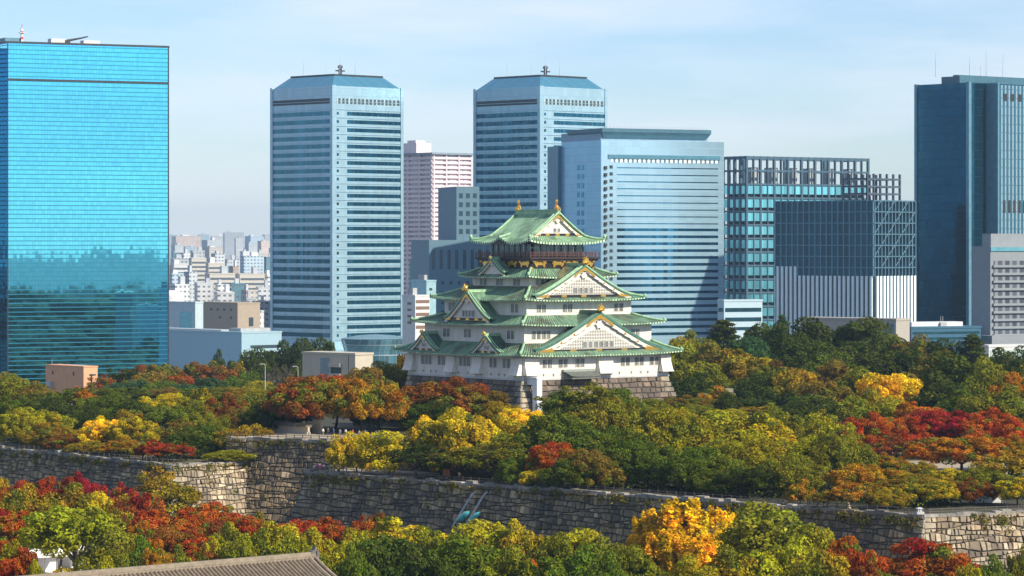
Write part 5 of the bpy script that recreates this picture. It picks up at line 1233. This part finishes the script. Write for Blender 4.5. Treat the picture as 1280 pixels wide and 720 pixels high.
mb = MB(); mb.box(-LR, .25, -.32, .32, zr-.1, zr+.5); mb.box(-LR, .3, -.22, .22, zr+.5, zr+.72)
for k in range(int(LR/.5)): mb.box(-LR+k*.5, -LR+k*.5+.44, -.36, .36, zr+.18, zr+.26)
mb.build('main_ridge', tile_r, roof)
for off in (0, -.85):
    mb = MB(); mb.tube([(off+.05, -WS*j/10, rz_(WS*j/10)+.22) for j in range(11)], .2, 6)
    for j in range(24): d = WS*(j+.5)/24; mb.lathe((off+.12, -d, rz_(d)+.02), [(.16,0),(.2,.18),(.1,.36)], 6)
    mb.build('verge_tiles', tile_r, roof)
mb = MB(); mb.plate([(-.55,zr-.1),(.55,zr-.1),(.65,zr+.5),(.35,zr+.9),(.12,zr+1.5),(-.1,zr+.95),(-.4,zr+.85),(-.65,zr+.45)], -.3, .3); mb.box(.2,.5,-.5,.5,zr-.2,zr+.85)
mb.build('ridge_end_tile', plain('ridge_end', (.12,.11,.11), .6), roof)
mb = MB(); mb.plate([(-8,zr-5.6),(8,zr-5.6),(0,zr-.4)], 0, .01); mb.v = [(-.9, v[0], v[2]) for v in mb.v]; mb.build('gable_wall', plaster, yag)
mb = MB(); mb.box(-LR+1.5, -1.0, -7.6, 7.6, 9.5, zr-4.3); mb.build('wall', plaster, yag)
mb = MB(); mb.frustum((-LR-3, 3, -11, 11, -1), (-LR+.8, -.4, -8.2, 8.2, 9.5)); mb.build('stone_base', stone_m, yag, colour=True)

# ------------------------------------------------------------------ plastered wall, small sheds, marquees on the terraces
def tiled_wall(p0, p1, zb, h, label):
    p0 = Vector((*p0, zb)); p1 = Vector((*p1, zb)); d = p1-p0; L_ = d.length
    o = thing('plaster_wall', label, 'wall', p0, math.atan2(d.y, d.x))
    mb = MB(); mb.box(0, L_, -.25, .25, 0, h); mb.build('wall', plain('ochre_plaster', (.50,.41,.28), .85, var=.08), o)
    mb = MB(); mb.plate([(-.9,h-.1),(.9,h-.1),(.15,h+.65),(-.15,h+.65)], 0, L_); mb.v = [(v[1], v[0], v[2]) for v in mb.v]; mb.build('tile_coping', tile_g, o, fix=True)
    mb = MB(); mb.box(0, L_, -.45, .45, -.1, .5); mb.build('stone_footing', plain('footing_stone', (.45,.41,.35), .85), o)
tiled_wall((xat(312,728),728), (xat(386,706),706), UZ, 1.7, 'low ochre wall with dark tile coping on the upper terrace')
tiled_wall((xat(392,712),712), (xat(402,709),709), UZ, 3.2, 'short ochre wall piece beneath the orange tree')
o = thing('stone_gatehouse', 'broken pale stone wall block in the trees right of the castle', 'wall', (xat(902, 835), 835, LZ), R(20))
mb = MB(); mb.col = (.5,.44,.36)
stones(mb, (-5,0,8.0), (4,0,8.0), 8, bat(8,1.2), 1, 1, 1.2, 1.2, 2.4, 91, sunlit_pal, True, True); mb.box(-4.8, 3.8, .1, 5, 0, 7.8); stones(mb, (4,0,8.0), (4,6,8.0), 8, bat(8,1.2), 1, 1, 1.2, 1.2, 2.4, 92, sunlit_pal, True, True); mb.box(1,3.6,.6,4,7.8,9.2)
mb.build('stone_block', stone_m, o, colour=True)
tent_m = plain('white_canvas', (.68,.69,.70), .6, var=.04)
def marquee(px, D, wd, dp, z, h, rot, label):
    o = thing('marquee', label, 'marquee', (xat(px, D), D, z), R(rot), 'white marquees')
    mb = MB(); mb.frustum((-wd/2, wd/2, -dp/2, dp/2, h*.62), (-wd*.08, wd*.08, -dp*.08, dp*.08, h)); mb.build('canopy', tent_m, o)
    mb = MB(); mb.box(-wd/2, wd/2, -dp/2-.02, -dp/2+.02, h*.5, h*.62); mb.box(-wd/2-.02, -wd/2+.02, -dp/2+.03, dp/2, h*.5, h*.62); mb.box(-wd/2+.3, wd/2-.3, dp/2-.1, dp/2, 0, h*.62); mb.build('valance', tent_m, o)
    for sx in (-1, 1):
        for sy in (-1, 1):
            mb = MB(); mb.tube([(sx*(wd/2-.1), sy*(dp/2-.15), 0), (sx*(wd/2-.1), sy*(dp/2-.15), h*.6)], .08, 5); mb.build('pole', M['light_metal'], o)
for px, D, wd, dp, h, rot, lb in ((52,585,9,7,8.0,30,'white marquee beside the small orange trees, leftmost of three'),(82,592,11,7,9.0,30,'large white marquee behind the bright green tree trunk'),(112,600,9,7,7.5,30,'white marquee right of the bright green tree trunk')):
    marquee(px, D, wd, dp, GZ, h, rot, lb)
marquee(1237, 580, 5.5, 3, LZ, 2.9, 5, 'small white canopy under the trees near the sunlit rampart')
mb = MB(); mb.grid(lambda i, j: (-98+i*7, 545+j*8, GZ+.62+.05*math.sin(i+j)), 6, 7); tag(mb.build('pavement', plain('pale_paving', (.62,.60,.57), .8, var=.06)), kind='structure')
o = thing('pavilion_house', 'white flat roofed house seen between the orange trees on the right', 'house', (xat(1062, 715), 715, LZ), R(12)); h = zat(545, 715)-LZ
mb = MB(); mb.box(0, 13, 0, 9, 0, h); mb.box(-.5, 13.5, -.6, 9.4, h, h+.35); mb.build('wall', M['white_paint'], o)
for i in range(5):
    mb = MB(); mb.box(.8+i*2.4, 2.2+i*2.4, -.06, .1, h-4.2, h-2.2); mb.build('window', win_d, o)
for i in range(4):
    mb = MB(); mb.tube([(.5+i*4, -2.2, 0), (.5+i*4, -2.2, h-1.0)], .12, 5); mb.build('post', M['light_metal'], o)
mb = MB(); mb.box(0, 13, -2.6, -.05, h-1.0, h-.8); mb.build('porch_roof', M['white_paint'], o)

# ------------------------------------------------------------------ fences along the rampart tops
rail_m = plain('fence_wood', (.10,.085,.07), .7)
def fence(p0, p1, z, label, step=2.0, back=1.6):
    p0 = Vector((*p0, z)); p1 = Vector((*p1, z)); d = p1-p0; L_ = d.length; d.normalize(); n = Vector((-d.y, d.x, 0))
    o = thing('fence', label, 'fence', p0+n*back, math.atan2(d.y, d.x), 'low fences on the rampart tops')
    for zz in (.55, 1.0):
        mb = MB(); mb.box(0, L_, -.04, .04, zz-.05, zz+.05); mb.build('rail', rail_m, o)
    for i in range(int(L_/step)+1):
        mb = MB(); mb.box(i*step-.07, i*step+.07, -.07, .07, 0, 1.15); mb.build('post', rail_m, o)
fence(A0, A1, LZ, 'low dark fence along the top of the long grey rampart', 2.2)
fence(A1, A2, LZ, 'low dark fence along the top of the sunlit rampart end', 2.2)
fence(U0, U1, UZ, 'low fence on the tall rampart below the orange trees', 2.2, 1.0)
fence(B0, B1, LZ, 'low fence along the dark face of the left rampart', 2.2, 1.0)
o = thing('stone_lantern', 'small pale stone block standing on the sunlit rampart corner', 'stone block', (A1[0]-.6, A1[1]+1.8, LZ), R(20))
mb = MB(); mb.box(-.7, .7, -.6, .6, 0, .6); mb.box(-.4, .4, -.35, .35, .6, 1.1); mb.build('plinth', M['grey_concrete'], o)
mb = MB(); mb.frustum((-.6,.6,-.5,.5,1.1), (-.3,.3,-.25,.25,1.35)); mb.build('cap', M['grey_concrete'], o)

# ------------------------------------------------------------------ boats drawn up at the rampart foot with steel slide rails
n_f = Vector((A1[1]-A0[1], -(A1[0]-A0[0]), 0)).normalized()
if n_f.y > 0: n_f = -n_f
dr = Vector((A1[0]-A0[0], A1[1]-A0[1], 0)).normalized()
def on_wall(px, depth):
    """point on the long rampart face below its top at the column px"""
    k = (px-640)/F; t = (k*A0[1]-A0[0])/((A1[0]-A0[0])-k*(A1[1]-A0[1]))
    p = Vector((A0[0]+(A1[0]-A0[0])*t, A0[1]+(A1[1]-A0[1])*t, LZ)); return p+n_f*(bat(Hf,4.2)(depth)+.25)-Vector((0,0,depth))
teal_m = plain('teal_tarpaulin', (.12,.55,.58), .5, var=.2, scale=1.5)
for k, (px, lb, cat) in enumerate(((596, 'left steel slide rail leaning on the long rampart', 'rail'), (610.5, 'right steel slide rail leaning on the long rampart', 'rail'))):
    top = on_wall(px, 1.3)+n_f*.3; bot = on_wall(px-18, 8.5)+n_f*.9
    o = thing('slide_rail', lb, cat, tuple(bot), 0, 'steel slide rails on the rampart')
    for s_ in (-.16, .16):
        mb = MB(); v = dr*s_; mb.tube([tuple(v), tuple((top-bot)*.9+v), tuple((top-bot)+v-n_f*.4)], .07, 6); mb.build('rail', M['light_metal'], o)
    for i in range(12):
        mb = MB(); c = (top-bot)*(.9*(i+1)/13); mb.tube([tuple(c-dr*.16), tuple(c+dr*.16)], .05, 4); mb.build('rung', M['light_metal'], o)
for k, (px, lb) in enumerate(((590.5, 'left teal tarpaulin covered boat propped on the long rampart'), (604, 'right teal tarpaulin covered boat propped on the long rampart'))):
    c = on_wall(px, 6.2)+n_f*.9; ax = (Vector((0,0,1))*.62+dr*.95+n_f*.1).normalized()
    o = thing('covered_boat', lb, 'boat', tuple(c), 0, 'teal covered boats')
    q = ax.to_track_quat('X', 'Z').to_matrix().to_4x4()
    mb = MB(); mb.M = q; NB = 10
    def bp(i, j):
        t = i/NB; wv_ = .72*math.sin(math.pi*min(1, t*.9+.1))**.6; a = math.pi*2*j/10; return ((t-.5)*3.9, wv_*math.cos(a), .62*wv_*math.sin(a)*(1 if math.sin(a) > 0 else 1.2)+.1)
    mb.grid(bp, NB, 10); mb.build('tarpaulin', teal_m, o, smooth=True)
    mb = MB(); mb.M = q; mb.tube([((i/NB-.5)*3.9, .77*math.sin(math.pi*min(1, i/NB*.9+.1))**.6, .1) for i in range(NB+1)], .06, 5); mb.build('gunwale', M['light_metal'], o)
    mb = MB(); mb.M = q
    for t in (-.9, 0, .9): mb.tube([(t,   .77*math.cos(a), .1+.48*math.sin(a)) for a in [math.pi*i/6 for i in range(7)]], .04, 4)
    mb.build('lashing', M['light_metal'], o)
# orange crate-like barrier at the path
o = thing('notice_board', 'small rusty orange notice board at the rampart edge', 'notice board', (xat(558, 640), 640, LZ), R(-43))
mb = MB(); mb.box(-1.0, 1.0, -.05, .05, .7, 2.0); mb.build('board', plain('rust_orange', (.40,.12,.04), .7, var=.2), o)
for s_ in (-.9, .9):
    mb = MB(); mb.tube([(s_,.08,0),(s_,.08,2.1)], .06, 5); mb.build('post', rail_m, o)

# ------------------------------------------------------------------ lamp posts
def lamp(px, top, D, z, label):
    h = zat(top, D)-z
    o = thing('street_lamp', label, 'street lamp', (xat(px, D), D, z), 0, 'street lamps by the cream building')
    mb = MB(); mb.tube([(0,0,0),(0,0,h*.5),(0,0,h)], [.10,.08,.06], 6); mb.build('pole', M['white_paint'], o)
    mb = MB(); mb.tube([(0,0,h),(-.5,0,h+.3),(-1.4,0,h+.25)], .08, 5); mb.build('arm', M['white_paint'], o)
    mb = MB(); mb.lathe((-1.5,0,h), [(.12,.3),(.3,.15),(.22,0)], 8); mb.build('lamp_head', M['light_metal'], o)
lamp(331.5, 456, 1010, slope_z(1010), 'white street lamp standing before the dark trees, left of the cream building')
lamp(372.5, 459, 1010, slope_z(1010), 'white street lamp beside the cream building corner')

# ------------------------------------------------------------------ people on the terraces
def skin_mesh(name, joints, bones, mat, sub=1):
    me = bpy.data.meshes.new(name); me.from_pydata([j[:3] for j in joints], bones, []); o = bpy.data.objects.new(name, me); COL.objects.link(o)
    md = o.modifiers.new('skin', 'SKIN'); me.skin_vertices[0].data[0].use_root = True
    for i, j in enumerate(joints): me.skin_vertices[0].data[i].radius = (j[3], j[4] if len(j) > 4 else j[3])
    s = o.modifiers.new('sub', 'SUBSURF'); s.levels = sub; s.render_levels = sub
    dg = bpy.context.evaluated_depsgraph_get(); m2 = bpy.data.meshes.new_from_object(o.evaluated_get(dg)); m2.name = name
    bpy.data.objects.remove(o); m2.materials.clear(); m2.materials.append(mat)
    m2.polygons.foreach_set('use_smooth', [True]*len(m2.polygons)); return m2
skin_c = plain('skin', (.52,.33,.24), .6, var=.05); hair_c = plain('black_hair', (.02,.017,.015), .5)
def body(st):   # st: stride
    J = [(0,0,.95,.13,.10),(0,0,1.15,.14,.10),(0,0,1.38,.15,.10),(0,0,1.49,.06,.06),(0,-.01,1.62,.095,.11),(0,-.01,1.70,.07,.08),
         (-.18,0,1.40,.05),(-.25,.02+st*.5,1.12,.04),(-.24,-.08+st,.90,.032),(-.24,-.10+st*1.1,.81,.03),(.18,0,1.40,.05),(.25,.02-st*.5,1.12,.04),(.24,-.08-st,.90,.032),(.24,-.10-st*1.1,.81,.03),
         (-.09,0,.90,.085),(-.10,-st*.9-.02,.50,.06),(-.10,-st,.09,.042),(-.10,-st-.14,.04,.035),(.09,0,.90,.085),(.10,st*.9-.02,.50,.06),(.10,st+.08,.09,.042),(.10,st-.06,.04,.035)]
    Bn = [(0,1),(1,2),(2,3),(3,4),(4,5),(2,6),(6,7),(7,8),(8,9),(2,10),(10,11),(11,12),(12,13),(0,14),(14,15),(15,16),(16,17),(0,18),(18,19),(19,20),(20,21)]
    b = skin_mesh('body', J, Bn, skin_c)
    g = .022
    jk = [(*j[:3], j[3]+g, (j[4] if len(j) > 4 else j[3])+g) for j in J]
    idx = [0,1,2,6,7,8,10,11,12]; mp_ = {k: i for i, k in enumerate(idx)}
    jacket = skin_mesh('jacket', [jk[i] for i in idx], [(mp_[a], mp_[c]) for a, c in Bn if a in mp_ and c in mp_], None)
    idx = [0,14,15,16,18,19,20]; mp_ = {k: i for i, k in enumerate(idx)}
    tr = skin_mesh('trousers', [jk[i] for i in idx], [(mp_[a], mp_[c]) for a, c in Bn if a in mp_ and c in mp_], None)
    return b, jacket, tr
cloth = plain('cloth', (.5,.5,.5), .9)
cl, N_, L_, p_ = newmat('clothing'); oi_ = N_.new('ShaderNodeObjectInfo'); L_.new(oi_.outputs['Color'], p_.inputs['Base Color']); p_.inputs['Roughness'].default_value = .9
SETS = []
for st in (0.0, .22):
    b_, j_, t_ = body(st)
    for m_ in (j_, t_): m_.materials.clear(); m_.materials.append(cl)
    SETS.append((b_, j_, t_))
mb = MB(); mb.lathe((0,.012,1.60), [(.10,-.06),(.118,0),(.118,.07),(.09,.13),(.03,.155)], 10); h_ = mb.build('hair', hair_c, smooth=True); hair_me = h_.data; bpy.data.objects.remove(h_)
CL = {'pink': (.62,.12,.42), 'white': (.75,.75,.75), 'black': (.02,.02,.025), 'blue': (.05,.12,.36), 'red': (.5,.05,.05), 'green': (.05,.30,.18), 'grey': (.25,.26,.28), 'beige': (.50,.42,.30), 'purple': (.34,.10,.42)}
prg = random.Random(3)
def person(px, D, z, c, rot, stride, zone):
    o = thing('person', None, 'person', (xat(px, D), D, z), R(rot), 'visitors on the castle terraces')
    b_, j_, t_ = SETS[1 if stride else 0]
    for nm, me, colr in (('body', b_, None), ('jacket', j_, CL[c]), ('trousers', t_, prg.choice(((.03,.035,.05),(.06,.08,.14),(.2,.18,.15)))), ('hair', hair_me, None)):
        q = bpy.data.objects.new(nm, me); COL.objects.link(q); q.parent = o
        if colr: q.color = (*colr, 1)
    pend(o, f"{'walking' if stride else 'standing'} person in a {c} jacket {zone}", px)
for i, (px, c) in enumerate(((392,'white'),(397,'purple'),(399.5,'pink'),(402,'pink'),(405,'white'),(408,'black'),(411,'beige'),(414,'white'),(417,'red'),(420,'grey'),(423,'white'),(426,'blue'),(429,'beige'))):
    k = (px-640)/F; D = 658+((i*7) % 5)*.9
    person(px, D, LZ, c, prg.uniform(0, 360), i % 2, 'left of the yellow tree')
for i, (px, c) in enumerate(((404,'white'),(410,'black'),(417,'blue'),(425,'grey'),(432,'white'),(441,'red'),(449,'beige'),(457,'blue'),(470,'blue'),(480,'beige'),(493,'white'),(511,'green'))):
    U_t = (px-640)/F; D = 702-(px-400)*.16+((i*5) % 3)
    person(px, D, UZ, c, prg.uniform(0, 360), i % 2, 'below the orange trees')
for i, (px, c) in enumerate(((1098,'white'),(1106,'black'),(1150,'blue'),(1163,'red'),(1190,'grey'))):
    person(px, 662+i*2, LZ, c, prg.uniform(0, 360), i % 2, 'under the red trees on the right')
settle()

# ------------------------------------------------------------------ the hazy air
# ------------------------------------------------------------------ grass, ferns and ivy growing out of the rampart joints and over their tops
def wall_plants(P0, P1, H, total, ntuft, seed):
    rs = np.random.RandomState(seed); P0 = np.array(P0); P1 = np.array(P1); d = (P1-P0)/np.linalg.norm(P1-P0); n = np.array([d[1], -d[0], 0]); L_ = np.linalg.norm(P1-P0); f_ = bat(H, total); out = []
    for i in range(ntuft):
        s_ = rs.rand()*L_; top = rs.rand() < .72; z_ = rs.rand()*1.0 if top else rs.rand()**1.5*H*.8; k = rs.randint(14, 60 if top else 34); r_ = rs.uniform(.3, 1.15 if top else .7)
        q = rs.normal(size=(k, 3))*r_*.5; zz = np.clip(z_-q[:, 2]+(rs.rand(k)*1.3*r_ if top else 0), -.5, H)
        out.append(P0+np.outer(s_+q[:, 0]*1.6, d)+np.outer(np.array([f_(max(0, t)) for t in zz])+.15+np.abs(q[:, 1])*.5, n)-np.outer(zz, [0,0,1]))
    return np.concatenate(out)
C = np.concatenate([wall_plants(v3(A0,LZ), v3(A1,LZ), Hf, 4.2, 150, 1), wall_plants(v3(A1,LZ), v3(A2,LZ), Hf, 4.2, 46, 2), wall_plants(v3(U0,UZ), v3(U1,UZ), Hu, 5.0, 60, 3), wall_plants(v3(B0,LZ), v3(B1,LZ), Hf, 4.2, 130, 4), wall_plants(v3(B1,LZ), v3(B2,LZ), Hf, 4.2, 34, 5)])
rs = np.random.RandomState(8); k = len(C); p, cc = cards(C, rs.normal(size=(k, 3))+np.array([.2,-.6,.5]), rs.uniform(.18, .42, k), rs, np.stack([rs.rand(k), rs.rand(k), rs.rand(k)], 1))
me = bpy.data.meshes.new('wall_plants'); me.vertices.add(len(p)); me.vertices.foreach_set('co', p.astype(np.float32).ravel()); me.loops.add(k*4); me.loops.foreach_set('vertex_index', np.arange(k*4, dtype=np.int32)); me.polygons.add(k); me.polygons.foreach_set('loop_start', np.arange(0, k*4, 4, dtype=np.int32))
a_ = me.color_attributes.new('Col', 'FLOAT_COLOR', 'POINT'); a_.data.foreach_set('color', np.concatenate([cc, np.ones((len(cc), 1))], 1).astype(np.float32).ravel()); me.materials.append(leaf_m); me.update()
o = bpy.data.objects.new('wall_plants', me); COL.objects.link(o); o.color = (.20,.155,.03,.5); tag(o, 'grass and ivy growing from the rampart joints', 'wall plants', kind='stuff')

hz = bpy.data.materials.new('haze'); hz.use_nodes = True; nt = hz.node_tree; nt.nodes.remove(nt.nodes['Principled BSDF'])
pv = nt.nodes.new('ShaderNodeVolumePrincipled'); pv.inputs['Color'].default_value = (.55,.80,1,1); pv.inputs['Density'].default_value = .00005; pv.inputs['Anisotropy'].default_value = .25
nt.links.new(pv.outputs[0], nt.nodes['Material Output'].inputs['Volume'])
mb = MB(); mb.box(-8000, 8000, -600, 12500, -1.5, 215); tag(mb.build('haze', hz), 'thin pale haze in the air over the city', 'haze', kind='stuff')

# ------------------------------------------------------------------ unseen woods, added to darken what the mirror tower reflects
wm, N_, L_, p_ = newmat('reflection_foliage'); co_ = objco(N_, L_)
c_ = mixc(N_, L_, remap(N_, L_, noise(N_, L_, .07, 4, .6, co_), .4, .6), (.030,.050,.016), (.16,.11,.02))
L_.new(mixc(N_, L_, remap(N_, L_, noise(N_, L_, .5, 4, .6, co_), .35, .65), c_, (.02,.03,.012)), p_.inputs['Base Color']); p_.inputs['Roughness'].default_value = 1
rs = np.random.RandomState(9); BL = [(190+2400*rs.rand()**1.5, rs.uniform(-500, 1400), rs.uniform(8, 20), rs.uniform(6, 17)) for _ in range(5200)]+[(rs.uniform(-128, 260), rs.uniform(1380, 1462), rs.uniform(5, 9), rs.uniform(6, 12)) for _ in range(420)]
FW = [(rs.uniform(-40, 430), rs.uniform(1012, 1385), rs.uniform(4, 8), rs.uniform(5, 9)) for _ in range(2200)]  # low growth on the hidden slope, added to darken the reflected ground
mb = MB()
for x, y, r_, h_ in BL:
    if y > 1300:
        if x < -128 or y > 1462: continue
    elif x < .165*y+48: continue
    mb.lathe((x, y, slope_z(y)-1 if y > 1005 else 27 if (y > 600 and x < 335) else 4), [(r_*.9,0),(r_,h_*.5),(r_*.75,h_*.85),(r_*.3,h_)], 7)
for x, y, r_, h_ in FW: mb.lathe((x, y, slope_z(y)-1), [(r_*.9,0),(r_,h_*.5),(r_*.75,h_*.85),(r_*.3,h_)], 7)
tag(mb.build('reflection_wood', wm), 'added unseen woods that darken the mirror tower reflection', 'wood', kind='stuff')
